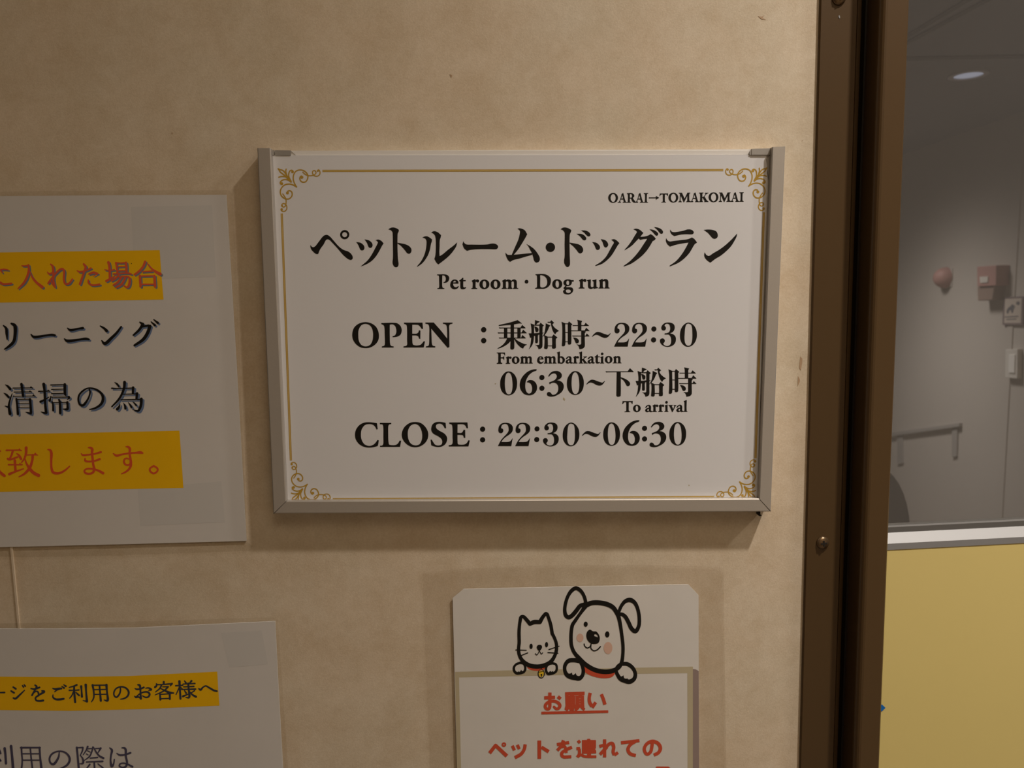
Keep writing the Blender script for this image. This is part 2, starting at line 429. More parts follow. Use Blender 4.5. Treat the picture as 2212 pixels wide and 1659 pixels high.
bar('lower_panel', A0, A1, [(0.0,0.02),(0.0,zu-0.0002),(-0.030,zu-0.0002),(-0.030,0.02)], M['yellowpanel'])
bar('glazing_rail', A0, A1, [(-0.007,zg),(-0.0005,zf+0.0012),(0.0006,zf),(0.0006,zu),(-0.034,zu),(-0.034,zg)], M['rail'])
bar('gasket', A0, A1, [(-0.0075,zg),(-0.0075,zt-0.0012),(-0.009,zt),(-0.016,zt),(-0.016,zg)], M['gasket'])
bar('glass_pane', A0, A1, [(-0.010,zt+0.0002),(-0.010,2.10),(-0.015,2.10),(-0.015,zt+0.0002)], M['glass'])
Print().poly("1895,1528! 1905,1521.5! 1913,1529! 1905,1537! 1895,1531!").build('sticker', M['blue'], leaf, LEAF, 0.0004, 'blue diamond sticker tip')

# the room seen through the glass
XS = 2.15
SIDE = Plane((XS,0,0), (-1,0,0))
RC = SIDE.at(2212, 240).z
print('room ceiling check', RC, SIDE.at(1965,336).z, SIDE.at(2212,240).y, SIDE.at(1965,336).y)
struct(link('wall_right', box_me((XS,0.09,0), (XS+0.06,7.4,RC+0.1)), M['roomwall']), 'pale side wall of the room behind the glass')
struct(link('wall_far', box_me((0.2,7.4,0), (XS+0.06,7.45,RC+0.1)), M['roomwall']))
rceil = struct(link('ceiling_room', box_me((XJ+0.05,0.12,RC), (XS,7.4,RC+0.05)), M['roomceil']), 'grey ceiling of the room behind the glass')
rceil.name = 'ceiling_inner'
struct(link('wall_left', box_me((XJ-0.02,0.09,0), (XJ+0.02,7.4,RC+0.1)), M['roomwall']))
CE = Plane((0,0,RC), (0,0,-1))
yg = CE.at(2080,122).y
link('ceiling_line', box_me((XJ+0.05,yg-0.012,RC-0.004),(XS,yg+0.018,RC)), M['ceilline'], rceil)
for (ax, ay, bx, by) in ((1962,78,2105,-8),(1962,92,2150,-8)):  # dark bars painted in for blurred reflection lines in the glass
    p, q = CE.at(ax, ay, 0.003), CE.at(bx, by, 0.003)
    d = (q-p).normalized(); p = p-d*0.6; q = q+d*0.25; s = Vector((-d.y, d.x, 0))*0.010
    link('ceiling_line', prism([p+s,q+s,q-s,p-s],[v+Vector((0,0,0.003)) for v in (p+s,q+s,q-s,p-s)]), M['ceilline'], rceil)

dl = thing('ceiling_downlight', 'small round downlight in the dim ceiling behind the glass', 'lamp', CE.at(2090,160))
def disc(c, r0, r1, z0, z1, n=32):
    V = []; F = []
    for r, z in ((r0,z0),(r1,z0),(r1,z1),(r0,z1)):
        for k in range(n): V.append(c+Vector((r*math.cos(2*math.pi*k/n), r*math.sin(2*math.pi*k/n), z)))
    for i in range(4):
        for k in range(n): F.append((i*n+k, i*n+(k+1)%n, ((i+1)%4)*n+(k+1)%n, ((i+1)%4)*n+k))
    return me_from(V, F)
cdn = CE.at(2092,160)
link('rim', disc(cdn, 0.045, 0.062, -0.006, -0.0002), M['lensdim'], dl)
link('lens', disc(cdn, 0.001, 0.045, -0.003, -0.0002), M['lens'], dl)

def side_box(name, pts, d, mt, parent=None, bevel=0.0):
    return link(name, slab_px(pts, d, 0.0, SIDE, bevel), mt, parent)
al = thing('fire_alarm_lamp', 'round red fire alarm lamp on the pale wall behind glass', 'alarm', SIDE.at(2037,600))
cc = SIDE.at(2037,600,0.02); V=[]; F=[]; n=24; mm=10; R=0.052
for i in range(mm+1):
    t = math.pi/2*i/mm
    for k in range(n):
        a = 2*math.pi*k/n; V.append(Vector((XS-0.004-1.15*R*math.sin(t), cc.y+R*math.cos(t)*math.cos(a), cc.z+R*math.cos(t)*math.sin(a))))
for i in range(mm):
    for k in range(n): F.append((i*n+k,i*n+(k+1)%n,(i+1)*n+(k+1)%n,(i+1)*n+k))
link('dome', me_from(V,F,smooth=True), M['alarmred'], al)
link('base', box_me((XS-0.005,cc.y-0.05,cc.z-0.045),(XS-0.0001,cc.y+0.05,cc.z+0.045),0.002), M['roomwall'], al)
fb = thing('fire_call_box', 'red fire call box right of the round alarm lamp', 'alarm', SIDE.at(2130,612))
side_box('upper_case', [(2110,576),(2152,573),(2151,617),(2111,619)], 0.06, M['alarmred'], fb, 0.003)
side_box('lower_case', [(2111,619),(2148,617),(2143,648),(2112,650)], 0.05, M['boxlow'], fb, 0.003)
side_box('lamp_lens', [(2116,598),(2134,597),(2133,610),(2117,611)], 0.064, M['switch'], fb)
ds = thing('pictogram_sign', 'small framed pet pictogram sign above the switch', 'sign', SIDE.at(2190,670))
side_box('board', [(2167,642),(2211,640),(2209,703),(2165,702)], 0.010, M['signrim'], ds, 0.001)
Print().poly("2171,646! 2207,644! 2205,698! 2169,698!").build('face', M['signcream'], ds, SIDE, 0.0108)
Print().poly("2174,672! 2177,666 2183,661! 2186,657! 2190,659 2193,662! 2190,667! 2188,676! 2185,676! 2184,670! 2180,671! 2178,677! 2175,677!|o2199,655,4|2170,684! 2200,682! 2200,684.5! 2170,686!|2174,689! 2196,688! 2196,690! 2174,691!").build('pictogram', M['signblue'], ds, SIDE, 0.0114)
sw = thing('wall_switch', 'pale wall switch plate below the pictogram sign', 'switch', SIDE.at(2186,788))
side_box('plate', [(2172,755),(2198,754),(2197,818),(2171,816)], 0.022, M['switch'], sw, 0.002)
side_box('rocker', [(2179,766),(2192,766),(2191,806),(2178,805)], 0.026, M['white'], sw, 0.001)
# shallow wall pilaster and joint behind them
link('wall_joint', box_me((XS-0.004,SIDE.at(2190,700).y,0),(XS,SIDE.at(2178,700).y,RC-0.03)), M['roomwall'], bpy.data.objects['wall_right'])
sh = thing('wall_shelf', 'pale narrow shelf on the wall above the dark chair back', 'shelf', SIDE.at(2010,925))
side_box('shelf_board', [(1900,938),(2072,914),(2072,921),(1900,946)], 0.016, M['shelf'], sh)
side_box('bracket', [(2056,923),(2068,921),(2066,985),(2056,988)], 0.008, M['shelf'], sh)
side_box('bracket', [(1938,940),(1950,938),(1950,1000),(1938,1003)], 0.008, M['shelf'], sh)
# dark chair standing in the room, its back shows over the yellow panel
CH = Plane((0,0.75,0), (0,-1,0))
ct = CH.at(1938,992); cr_x = CH.at(1966,1140).x
ch = thing('chair', 'dark chair back with a rounded top just behind the glass', 'chair', (cr_x-0.22, 0.95, 0))
hw = 0.21; cx = cr_x-hw+0.004; zt2 = CH.at(1930,988).z
def back_outline():
    P = []
    for i in range(25):
        t = math.pi*i/24; c, s = math.cos(t), math.sin(t)
        P.append((cx+hw*abs(c)**0.42*(1 if c>=0 else -1), zt2-0.22+0.22*s**0.75 if s>0 else zt2-0.22))
    return P+[(cx-hw,0.50),(cx+hw,0.50)]
bo = back_outline()
me = prism([Vector((x,0.75,z)) for x,z in bo],[Vector((x,0.79,z)) for x,z in bo])
link('backrest', me, M['pad'], ch)
link('seat', box_me((cx-0.21,0.79,0.42),(cx+0.21,1.20,0.48),0.012), M['pad'], ch)
for sx_ in (-0.19,0.17):
    for sy_ in (0.80,1.17): link('leg', box_me((cx+sx_,sy_,0.0),(cx+sx_+0.02,sy_+0.02,0.42)), M['gasket'], ch)

# ------------------------------------------------------------------ the white sign in its aluminium frame
FR, PN = 0.0150, 0.0095                      # how far the frame front and the printed panel stand off the wall
sign = thing('framed_sign', 'large white room and opening hours sign in an aluminium frame', 'sign', wp(1125, 1108, 0.0))
def mixp(a, b, t): return (a[0]+(b[0]-a[0])*t, a[1]+(b[1]-a[1])*t)
TLo, BLo, BRo, TRo = (554.9,320.0), (589.8,1110.0), (1665.6,1105.8), (1697.0,316.2)
TLi, BLi, BRi, TRi = (584.6,320.2), (618.0,1082.6), (1640.0,1077.0), (1668.2,317.5)
def rail(name, o0, o1, i1, i0, plane=WALL):
    """frame rail from end 0 to end 1: outer and inner front edges; rounded outer shoulder, inner lip falling to the panel"""
    secs = []
    for o, i in ((o0, i0), (o1, i1)):
        P = [wp(*o, FR)] ; O, I = wp(*o, FR), wp(*i, FR); d = (I-O)
        def q(t, h): v = O + d*t; return Vector((v.x, -h, v.z))
        secs.append([q(0,0), q(0,FR-0.0012), q(0.03,FR-0.0004), q(0.09,FR), q(0.93,FR), q(1.0,FR-0.0005), q(1.0,PN-0.001), q(0.55,PN-0.001), q(0.55,0)])
    return link(name, prism(*secs), M['alu'], sign)
g = 0.0006
rail('side_rail', TLo, BLo, BLi, TLi)
rail('side_rail', TRo, BRo, BRi, TRi)
# bottom rail, its mitred ends a hair short of the side rails
bl = rail('bottom_rail', mixp(BLo,BRo,0.0006), mixp(BRo,BLo,0.0006), mixp(BRi,BLi,0.0006), mixp(BLi,BRi,0.0006))
for t_ in ("590.5,1109.6! 618.4,1082.2! 619.0,1082.6! 591.8,1109.8!","1664.8,1105.2! 1639.6,1077.6! 1640.4,1077.2! 1665.5,1104.4!"): Print().poly(t_).build('mitre_joint', M['screwdark'], sign, WALL, FR+0.00012, 'dark mitre line')
# backing board and printed sheet
link('backing_board', slab_px([(573,326),(607,1096),(1652,1091),(1682,322)][::-1], PN-0.0012, 0.0005), M['backing'], sign)
link('backing_strip', slab_px([(628,325.5),(640,336),(1617,334),(1618,325.2)], PN-0.0006, PN-0.0012), M['backing'], sign)
SH = [(585.5,335.4),(610,335.6),(1654,334.0),(1663,334.0),(1660,350),(1655.5,344.5),(1659,362),(1634.5,1081),(614,1087)]
link('printed_sheet', slab_px([(584.5,335.4),(1655.5,334.3),(1655.0,345.0),(1657.6,364.0),(1635.6,1081.5),(617.0,1087.0)], PN, PN-0.0012), M['sheet'], sign)
link('sheet_corner', slab_px([(1655.6,343.8),(1664.5,335.0),(1664.0,350.0),(1662.0,395.0),(1657.8,364.0)], PN+0.0004, PN-0.001), M['bracket'], sign)
link('corner_bracket', slab_px([(586.3,324.4),(592.2,324.4),(592.2,334.9),(587.3,334.9)], PN+0.0006, PN-0.0006), M['bracket'], sign)
link('corner_bracket', slab_px([(593.6,324.4),(627.8,324.8),(628,335.4),(594.6,335.0)], PN+0.0006, PN-0.0006), M['bracket'], sign)
link('corner_bracket', slab_px([(1619.4,327.3),(1623.4,321.6),(1623.4,334.2),(1619.2,334.5)], PN+0.0008, PN-0.0006), M['bracket'], sign)
link('corner_bracket', slab_px([(1623.8,321.4),(1667.5,320.3),(1668.5,319.0),(1668.0,334.2),(1623.8,334.2)], PN+0.0012, PN-0.0006), M['bracket'], sign)
link('bracket_hook', slab_px([(1640.6,1106),(1642.6,1106),(1642.4,1112),(1645,1113),(1645,1114.6),(1640,1115)], 0.0085, 0.0005), M['screwdark'], sign)

PS = 0.00010
# gold corner scrolls, drawn once and turned to the other corners
ORN_W = """1015,1045 985,1000 950,920 940,850 950,780 990,710 1050,678 1110,674 1170,692 1230,740 1258,800 1250,870 1215,925 1160,941 1110,920 1084,870 1092,825 1115,805
1015,1045 950,1005 890,985 830,981 760,997 700,1045 665,1110 660,1170 680,1230 730,1280 790,1304 850,1300 900,1258 918,1205 905,1150 865,1124 825,1132
895,940 850,905 800,885 750,882 690,905 657,945 662,975|895,920 865,870 845,820 845,750 865,700 900,680 928,690
825,868 790,832 730,815 670,818 628,832|840,850 805,800 785,740 778,700 785,658
790,820 750,790 690,745 655,715 640,685 612,648|800,800 770,750 730,698 690,674 650,668 612,648|897,932 850,885 790,815"""
ORN_T = """1148,722 1180,755 1230,785 1290,799 1350,795 1405,775 1435,738 1425,702 1395,686 1365,703 1360,743 1385,790 1440,811 1490,798 1520,755 1518,705 1493,672 1470,680
712,1195 745,1240 778,1300 786,1360 780,1420 765,1462 730,1480 700,1465 690,1440 705,1412 740,1403 780,1428 802,1480 795,1530 760,1568 715,1573 680,1555"""
ORN_D = "1128,834,64|815,1172,64|1475,692,46|688,1532,54|697,1450,40|690,972,64|925,716,60"
RO = (540,300,10.055)
def corner(T, name='corner_scroll'):
    p = Print()
    p.stroke(ORN_W.replace('\n','|'), RO, T, w=27); p.stroke(ORN_T.replace('\n','|'), RO, T, w=23); p.stroke(ORN_D, RO, T)
    p.build(name, M['gold'], sign, WALL, PN+PS)
corner(lambda x, y: (x, y))
corner(lambda x, y: (1657.3-(x-600.7)*0.989, y-2.1+(x-600.7)*-0.003))
corner(lambda x, y: (629.0+(x-600.7)*0.936-0.078*(y-364.1)*0.9, 1082.0-(y-364.1)*0.9))
corner(lambda x, y: (1632.3-(x-600.7)*0.929+0.076*(y-364.1)*0.902, 1076.7-(y-364.1)*0.902))
def rule(a, b):
    dx, dy = b[0]-a[0], b[1]-a[1]; l = math.hypot(dx,dy); nx, ny = -dy/l, dx/l
    q = Print(); q.fill([[(a[0]+nx*2.0,a[1]+ny*2.0),(b[0]+nx*2.0,b[1]+ny*2.0),(b[0]-nx*2.0,b[1]-ny*2.0),(a[0]-nx*2.0,a[1]-ny*2.0)]])
    o = q.build('border_rule', M['goldlight'], sign, WALL, PN+PS*0.6)
    q = Print()
    for k in (-1.55, 1.55):
        q.stroke('%f,%f,1.55 %f,%f,1.55' % (a[0]+nx*k,a[1]+ny*k,b[0]+nx*k,b[1]+ny*k), cap=False)
    # strokes below two units wide are kept at their own width
    q2 = Print()
    for k in (-1.55, 1.55):
        h = 0.72; q2.fill([[(a[0]+nx*(k+h),a[1]+ny*(k+h)),(b[0]+nx*(k+h),b[1]+ny*(k+h)),(b[0]+nx*(k-h),b[1]+ny*(k-h)),(a[0]+nx*(k-h),a[1]+ny*(k-h))]])
    q2.build('border_line', M['gold'], o, WALL, PN+PS)
rule((696.6,369.0),(1562.5,367.2)); rule((608.7,461.0),(628.4,994.7)); rule((1650.1,458.5),(1632.0,989.5)); rule((719.0,1078.5),(1543.0,1073.5))

T1=(640,460,4.424); T2=(1120,460,4.424); O1=(740,680,5.53); K8=(1060,690,24.578); K9=(1130,690,13.825)
N1=(1290,680,9.617); N2=(1060,790,9.617); N3=(1290,790,9.617); CL=(750,900,5.821); C2=(1060,890,5.027)
def ink(p, name='lettering'): return p.build(name, M['ink'], sign, WALL, PN+PS)
# title line
p = Print()
p.poly("""135,305! 148,322 165,327 185,315! 215,275 262,218 292,209 318,222 355,262 405,318 450,352 500,370 530,398 540,425 535,443 518,449 495,440 455,408 400,345 345,285 318,258 300,252 285,258 262,300 230,345 216,375 210,392! 190,392 160,368 142,345 135,320
|o463,207,44;o463,207,24|572,277! 615,285 645,310 652,335 645,352 628,358 612,350 605,335 592,305|652,252! 695,262 722,285 730,310 722,328 708,334 692,326 685,310 675,285
|757,259! 785,254 812,266 835,291! 822,310 800,352 765,410 725,455 680,485 640,503 614,512! 640,490 680,455 720,400 755,335 775,295 780,280 772,268!
|880,156! 900,143 925,138 955,145 981,161! 978,180 970,195 968,215 968,350 972,440 978,490 972,510 957,519 940,515 925,495 920,470 924,430 923,300 922,215 918,180 905,165!
|968,284! 1000,290 1045,300 1080,318 1098,340 1101,365 1090,385 1075,390 1058,382 1045,365 1020,335 995,310 968,293!
|1204,236! 1222,226 1245,222 1270,232 1298,253! 1295,275 1288,295 1275,360 1250,420 1205,480 1155,516! 1155,508! 1190,465 1220,410 1238,350 1245,290 1243,262 1232,245 1218,238!
|1290,188! 1305,177 1325,174 1355,186 1384,212! 1380,235 1372,260 1370,320 1368,370 1370,412! 1395,398 1450,352 1505,310 1538,280! 1530,315 1510,350 1470,400 1420,445 1358,492! 1340,475 1320,440! 1330,400 1334,300 1332,250 1325,215 1308,195!
|1597,268! 1605,285 1625,300 1680,302 1760,303 1830,300 1860,293 1895,293 1920,305 1929,322 1922,340 1910,346 1840,345 1740,346 1670,352 1632,362! 1605,340 1588,300!""".replace('\n',''), T1)
p.poly("""-10,152! 5,146 30,150 60,165 84,203! 65,240 35,290 0,345 -45,400! -65,401! -30,320 0,250 12,200 14,175 5,160!
|-124,378! -105,398 -65,401! 0,395 60,389 131,383! 131,400! 60,420 0,438 -50,450 -80,468! -100,450 -122,400
|75,296! 110,315 150,345 185,390 204,430 200,460 180,473 165,472 150,455 140,420 127,380 110,350 95,320|o305,328,45
|403,155! 420,142 445,138 475,145 505,163! 502,180 494,197 490,215 490,400 493,470 490,500 472,517 455,510 438,480 436,455 441,420 441,300 442,215 440,185 425,165!
|490,283! 530,290 575,300 605,320 618,345 615,370 595,386 575,380 560,360 530,325 490,291!|555,198! 600,200 630,215 648,240 645,255 628,261 610,250 590,225|598,166! 640,168 672,182 688,205 685,218 668,224 650,212 630,190
|704,277! 745,285 772,308 780,330 772,348 755,354 742,345 735,330 722,300|786,250! 825,258 850,280 858,305 850,322 835,330 820,322 812,305 802,275|886,256! 912,250 938,262 965,289! 950,308 925,350 890,405 850,448 800,485 735,508! 735,500! 790,465 835,420 870,360 900,305 912,285 908,272!
|1098,155! 1125,150 1155,158 1194,190! 1175,215 1165,228! 1210,224 1240,215 1262,202! 1285,215 1313,246! 1300,260 1282,270! 1260,310 1230,355 1185,405 1130,450 1070,488 1005,512! 1005,505! 1060,465 1110,415 1155,360 1195,300 1230,247! 1195,250 1165,257! 1148,245! 1120,275 1080,315 1015,357! 1015,350! 1050,310 1085,260 1115,210 1132,180 1118,165!
|1252,155! 1290,162 1320,178 1336,198 1332,212 1320,218 1305,208 1285,185|1296,134! 1340,142 1368,158 1382,180 1378,194 1365,199 1350,190 1330,165
|1449,157! 1465,178 1485,183 1520,180 1580,168 1615,157 1645,158 1668,170 1676,188 1665,202 1650,204 1600,203 1550,207 1490,221! 1465,205 1450,180!
|1411,240! 1425,262 1445,272 1480,268 1560,258 1620,250 1658,234! 1680,248 1707,283! 1685,297! 1665,330 1635,380 1590,430 1530,475 1445,512! 1445,503! 1510,455 1560,395 1595,340 1625,283! 1560,292 1500,305 1448,322! 1420,295 1408,265!
|1770,162! 1810,158 1860,163 1892,178 1905,210 1900,235 1875,247 1855,240 1838,222 1810,190
|2090,195! 2085,225 2065,265 2030,320 1980,370 1930,410 1880,440 1835,475! 1805,455 1780,425 1775,395 1779,375! 1795,400 1820,410 1860,385 1920,350 1980,305 2040,250!""".replace('\n',''), T2)
ink(p, 'title_lettering')

# small serif letters, each drawn once in the view named with it
A_ = (940,585,11.642); B_ = (1130,585,11.642); C_ = (1068,755,15.8); D_ = (1200,755,14.747); E_ = (1340,862,14.747); F_ = (1310,408,13.825); G_ = (1460,405,13.825)
L = {
'P': (A_,50,452,"50,93! 230,90 300,105 345,150 350,210 320,270 270,295 215,300! 210,290! 250,270 268,230 270,180 255,140 225,115 178,112! 175,250! 178,400 195,430 232,438! 230,454! 57,454! 57,438! 90,430 102,415 102,250 98,130 85,115 52,108!"),
'e': (A_,383,452,"585,320! 450,318! 455,360 485,405 530,415 560,400 582,380! 593,392! 570,430 530,455 480,462 430,445 390,400 383,340 400,275 445,230 500,220 550,235 580,275;452,295! 525,290! 522,265 505,248 485,248 462,265"),
't': (A_,605,452,"690,175! 707,178! 707,235! 768,235! 765,258! 705,258! 705,380 710,410 735,420 770,412! 778,422! 750,450 705,462 660,455 638,425 635,380 635,260! 605,258! 605,245! 650,215"),
'r': (A_,912,454,"922,258! 922,250! 985,215! 1015,215! 1015,250! 1040,222 1075,220 1098,235 1102,262 1090,285 1070,290 1045,280 1020,265! 1016,300! 1016,400 1025,430 1055,436! 1055,454! 912,454! 912,438! 940,430 945,400 945,290 935,270"),
'o': (A_,1117,452,"1240,220 1300,235 1350,285 1362,340 1350,395 1305,440 1240,460 1180,445 1130,400 1117,345 1128,285 1175,235;1238,248 1210,265 1195,310 1195,365 1212,410 1242,432 1270,415 1284,370 1284,310 1268,265"),
'm': (A_,1675,452,"1687,258! 1687,250! 1745,218! 1775,210! 1778,240! 1810,222 1850,220 1890,230 1912,255! 1950,225 1995,218 2035,235 2052,280 2052,400 2062,430 2090,436! 2088,450! 1960,452! 1960,438! 1980,425 1985,390 1985,300 1975,268 1945,262 1918,280! 1918,400 1925,428 1942,436! 1940,452! 1820,452! 1820,438! 1838,425 1843,400 1843,300 1832,268 1805,262 1778,278! 1778,400 1785,428 1802,436! 1800,452! 1675,452! 1675,438! 1698,428 1705,400 1705,290 1700,268"),
'D': (B_,305,448,"313,88! 480,80 560,90 640,130 690,190 698,260 680,340 620,410 540,445 480,450 305,448! 305,432! 335,425 350,408 353,300 350,130 340,112 315,103!;432,108 470,108 540,135 590,190 608,260 605,330 570,390 510,420 460,420 435,405 428,370 430,200"),
'g': (B_,1008,450,"1140,216 1190,225 1205,235! 1272,235! 1270,270! 1222,268! 1225,300 1205,345 1160,375 1110,382! 1085,390 1085,410 1100,415! 1190,415 1235,430 1258,470 1250,520 1210,565 1150,590 1090,588 1035,570 1010,530 1010,500 1055,468! 1030,450 1022,425 1060,385! 1070,372! 1035,350 1018,305 1030,255 1080,222;1125,240 1100,255 1085,300 1095,340 1125,360 1150,350 1162,310 1158,265;1100,470 1075,490 1080,530 1110,555 1150,560 1190,540 1203,510 1185,478 1140,465"),
'u': (B_,1608,442,"1608,243! 1608,233! 1700,218! 1703,240! 1700,380 1715,408 1745,412 1775,395! 1775,290 1768,262 1742,252! 1742,240! 1845,215! 1845,390 1855,412 1882,415! 1882,430! 1775,452! 1775,425! 1730,450 1690,452 1650,430 1635,390 1635,290 1630,262"),
'n': (B_,1898,441,"1912,250! 1912,242! 1970,212! 2000,205! 2002,235! 2040,212 2080,210 2120,225 2140,265 2142,390 2150,420 2175,428! 2173,441! 2045,441! 2045,428! 2065,418 2070,390 2070,290 2060,262 2030,255 2002,275! 2002,390 2010,418 2028,428! 2025,441! 1898,441! 1898,428! 1922,418 1930,390 1930,280 1925,260"),
'F': (C_,85,485,"85,105! 360,105! 362,200! 350,200! 335,155 300,137 250,135 215,137! 215,270! 285,268 310,255 322,228! 335,228! 335,355! 322,352! 310,315 285,300 215,298! 215,400 222,445 265,460! 265,485! 85,485! 85,462! 120,455 132,430 135,300 132,150 120,130 85,122!"),
'b': (D_,50,440,"50,105! 50,95! 135,65! 138,70! 138,230! 175,215 230,230 280,275 298,330 285,390 240,435 190,448 130,440 75,440! 72,300! 72,150 65,120;138,260! 138,380 160,415 190,420 215,400 228,350 220,295 195,265 165,255"),
'a': (D_,328,438,"330,308! 328,290! 370,240 420,218 470,222 500,250 508,300 505,385 520,410 550,415! 550,430! 500,445 465,432 450,425! 400,445 360,440 330,410 330,370 365,330 430,312 445,308! 445,290 440,260 420,245 395,255! 375,290 345,305;445,335! 405,350 390,380 400,410 420,412 445,395!"),
'k': (D_,743,440,"753,105! 753,95! 845,65! 845,310! 880,300 930,245! 890,240! 890,225! 1005,222! 1000,238! 950,260 905,305! 1000,425 1025,430! 1020,440! 895,438! 895,425! 920,422! 845,325! 845,400 855,422 875,428! 875,440! 743,440! 743,427! 770,420 778,400 780,300 778,150 770,120"),
'i': (D_,1415,440,"1433,250! 1433,240! 1515,212! 1520,215! 1520,400 1528,425 1548,430! 1548,440! 1415,440! 1415,428! 1445,420 1452,400 1452,290 1448,262|o1487,138,39"),
'T': (E_,65,411,"78,60! 90,68! 385,66! 395,60! 388,155! 372,155! 355,110 330,98 268,97! 266,250! 268,370 280,390 315,397! 315,411! 138,411! 138,397! 175,390 190,375 193,250 193,100! 140,98 110,115 85,155! 65,155!"),
'v': (E_,1535,407,"1535,200! 1535,192! 1670,190! 1670,205! 1645,212! 1640,225! 1685,325! 1725,225! 1720,212! 1700,205! 1700,192! 1785,195! 1785,207! 1760,220! 1670,405! 1650,410! 1575,235 1560,215"),
'l': (E_,2005,405,"2025,75! 2025,65! 2110,32! 2115,38! 2110,370 2120,390 2140,393! 2138,403! 2005,405! 2005,393! 2035,385 2045,370 2045,200 2045,110 2040,90"),
'O': (F_,55,408,"200,123 260,135 315,180 343,250 330,330 290,385 205,413 130,395 75,340 55,265 75,190 130,140;200,148 165,165 130,220 122,280 140,345 175,385 208,390 245,370 275,310 278,240 255,180 228,155"),
'A': (F_,340,408,"455,150! 500,125! 570,370 585,390 610,395! 610,408! 492,408! 492,395! 520,385! 505,315! 425,315! 405,375! 435,395! 430,408! 340,408! 340,397! 375,385 400,340 440,230;478,185! 435,290! 500,290!"),
'R': (F_,605,408,"618,132! 740,128 800,150 828,190 825,235 785,270! 830,340 870,385! 885,395! 880,408! 830,408! 790,390 750,320 735,290 698,288! 698,370 705,392 730,398! 728,408! 605,408! 605,397! 635,388 642,360 645,200 640,165 618,145!;698,152! 698,262! 745,262 765,230 765,190 745,155"),
'I': (F_,1110,408,"1118,130! 1245,128! 1243,142! 1215,152 1208,180 1205,250 1205,360 1215,388 1242,397! 1240,408! 1110,408! 1115,397! 1140,390 1150,360 1155,250 1153,180 1145,150 1120,143!"),
'M': (G_,78,435,"88,160! 180,158! 190,180! 260,335! 345,158! 432,155! 432,170! 405,180 400,200 400,380 410,405 440,412! 440,432! 305,432! 310,420! 335,412 342,390 345,240! 245,440! 235,440! 150,240! 140,300 140,390 150,412 175,420! 172,435! 78,435! 80,422! 108,412 115,385 125,200 118,182 90,172!"),
'K': (G_,690,432,"695,155! 825,152! 822,167! 798,175 790,200 788,285! 820,280 895,190! 870,175! 868,160! 972,158! 970,170! 935,180 850,265! 940,400 970,412! 970,428! 850,430! 850,418! 868,410! 800,300! 788,300! 788,400 795,415 810,420! 808,430! 690,432! 690,420! 718,412 725,385 728,200 720,178 698,170!"),
'arrow': (F_,1270,408,"1270,256! 1480,256! 1480,212! 1572,265! 1480,322! 1480,278! 1270,280!"),
}
def letter(p, ch, R, x, base, k=1.0):
    """letter ch with its left edge and base line put at (x, base) of view R; k = size against the view it was drawn in"""
    Ro, ox, ob, txt = L[ch]; tx, ty = R[0]+x/R[2], R[1]+base/R[2]
    lx, ly = Ro[0]+ox/Ro[2], Ro[1]+ob/Ro[2]
    p.poly(txt, Ro, lambda u, v: (tx+(u-lx)*k, ty+(v-ly)*k), 3, 0.22)
def own(p, s):
    for ch in s: Ro, ox, ob, t = L[ch]; p.poly(t, Ro, None, 3, 0.22)
p = Print(); own(p, 'Petrom'); letter(p,'o',A_,1397,452); p.poly('o87,272,47', B_)
own(p, 'Dgun'); letter(p,'o',B_,737,445); letter(p,'r',B_,1400,442)
ink(p)
k = 0.763
p = Print(); own(p, 'Fbaki')
letter(p,'r',C_,388,485,k); letter(p,'o',C_,600,478,k*1.0); letter(p,'m',C_,880,476,k); letter(p,'e',C_,1463,474,k); letter(p,'m',C_,1692,474,k)
letter(p,'r',D_,560,440,k); letter(p,'a',D_,1028,438,1); letter(p,'t',D_,1250,433,k*1.02); letter(p,'o',D_,1575,431,k); letter(p,'n',D_,1832,435,k)
ink(p)
p = Print(); own(p, 'Tvl')
letter(p,'o',E_,410,406,k); letter(p,'a',E_,797,408,1); letter(p,'r',E_,1022,406,k); letter(p,'r',E_,1212,406,k); letter(p,'i',E_,1400,405,1); letter(p,'a',E_,1790,404,1)
ink(p)
p = Print(); own(p, ['O','A','R','I','M','K','arrow'])
letter(p,'A',F_,852,408); letter(p,'T',F_,1588,402,0.815); letter(p,'O',F_,1855,400)
letter(p,'A',G_,425,432); letter(p,'O',G_,980,431); letter(p,'M',G_,1281,427); letter(p,'A',G_,1625,424); letter(p,'I',G_,1892,422)
ink(p)

COLON = "o1178,294,53|o1172,521,54"
TWO = "355,660! 355,650! 385,590 420,530 480,460 545,390 575,340 577,280 560,215 520,190 480,192 440,215 422,260 425,285! 455,295 466,325 462,355 440,380 410,385 380,375 362,340 362,300 375,240 410,195 460,170 520,165 585,175 635,205 665,250 668,310 650,360 600,410 520,465 460,520 425,572! 550,572 605,560 635,530 655,495! 664,497! 634,660!"
THR = "1400,410! 1402,385! 1440,382! 1490,362 1515,310 1517,260 1500,205 1460,185 1420,195 1398,230! 1418,245 1428,270 1425,300 1405,320 1375,326 1345,310 1332,275 1345,225 1390,180 1440,162 1500,160 1560,175 1600,210 1612,260 1600,320 1565,360 1515,385! 1580,405 1625,450 1637,510 1622,580 1580,630 1520,658 1450,665 1380,645 1325,600 1304,545 1315,505 1350,490 1385,498 1405,530 1400,565 1372,598! 1395,630 1440,648 1490,640 1525,605 1538,540 1530,470 1505,425 1480,410!"
ZER = "1898,160 1960,180 2020,235 2060,315 2072,410 2060,510 2015,595 1960,645 1890,663 1830,650 1770,600 1730,520 1720,420 1735,315 1775,235 1835,180;1895,182 1855,200 1830,270 1818,400 1815,500 1830,590 1865,635 1895,643 1935,630 1965,570 1978,470 1978,380 1970,260 1950,205"
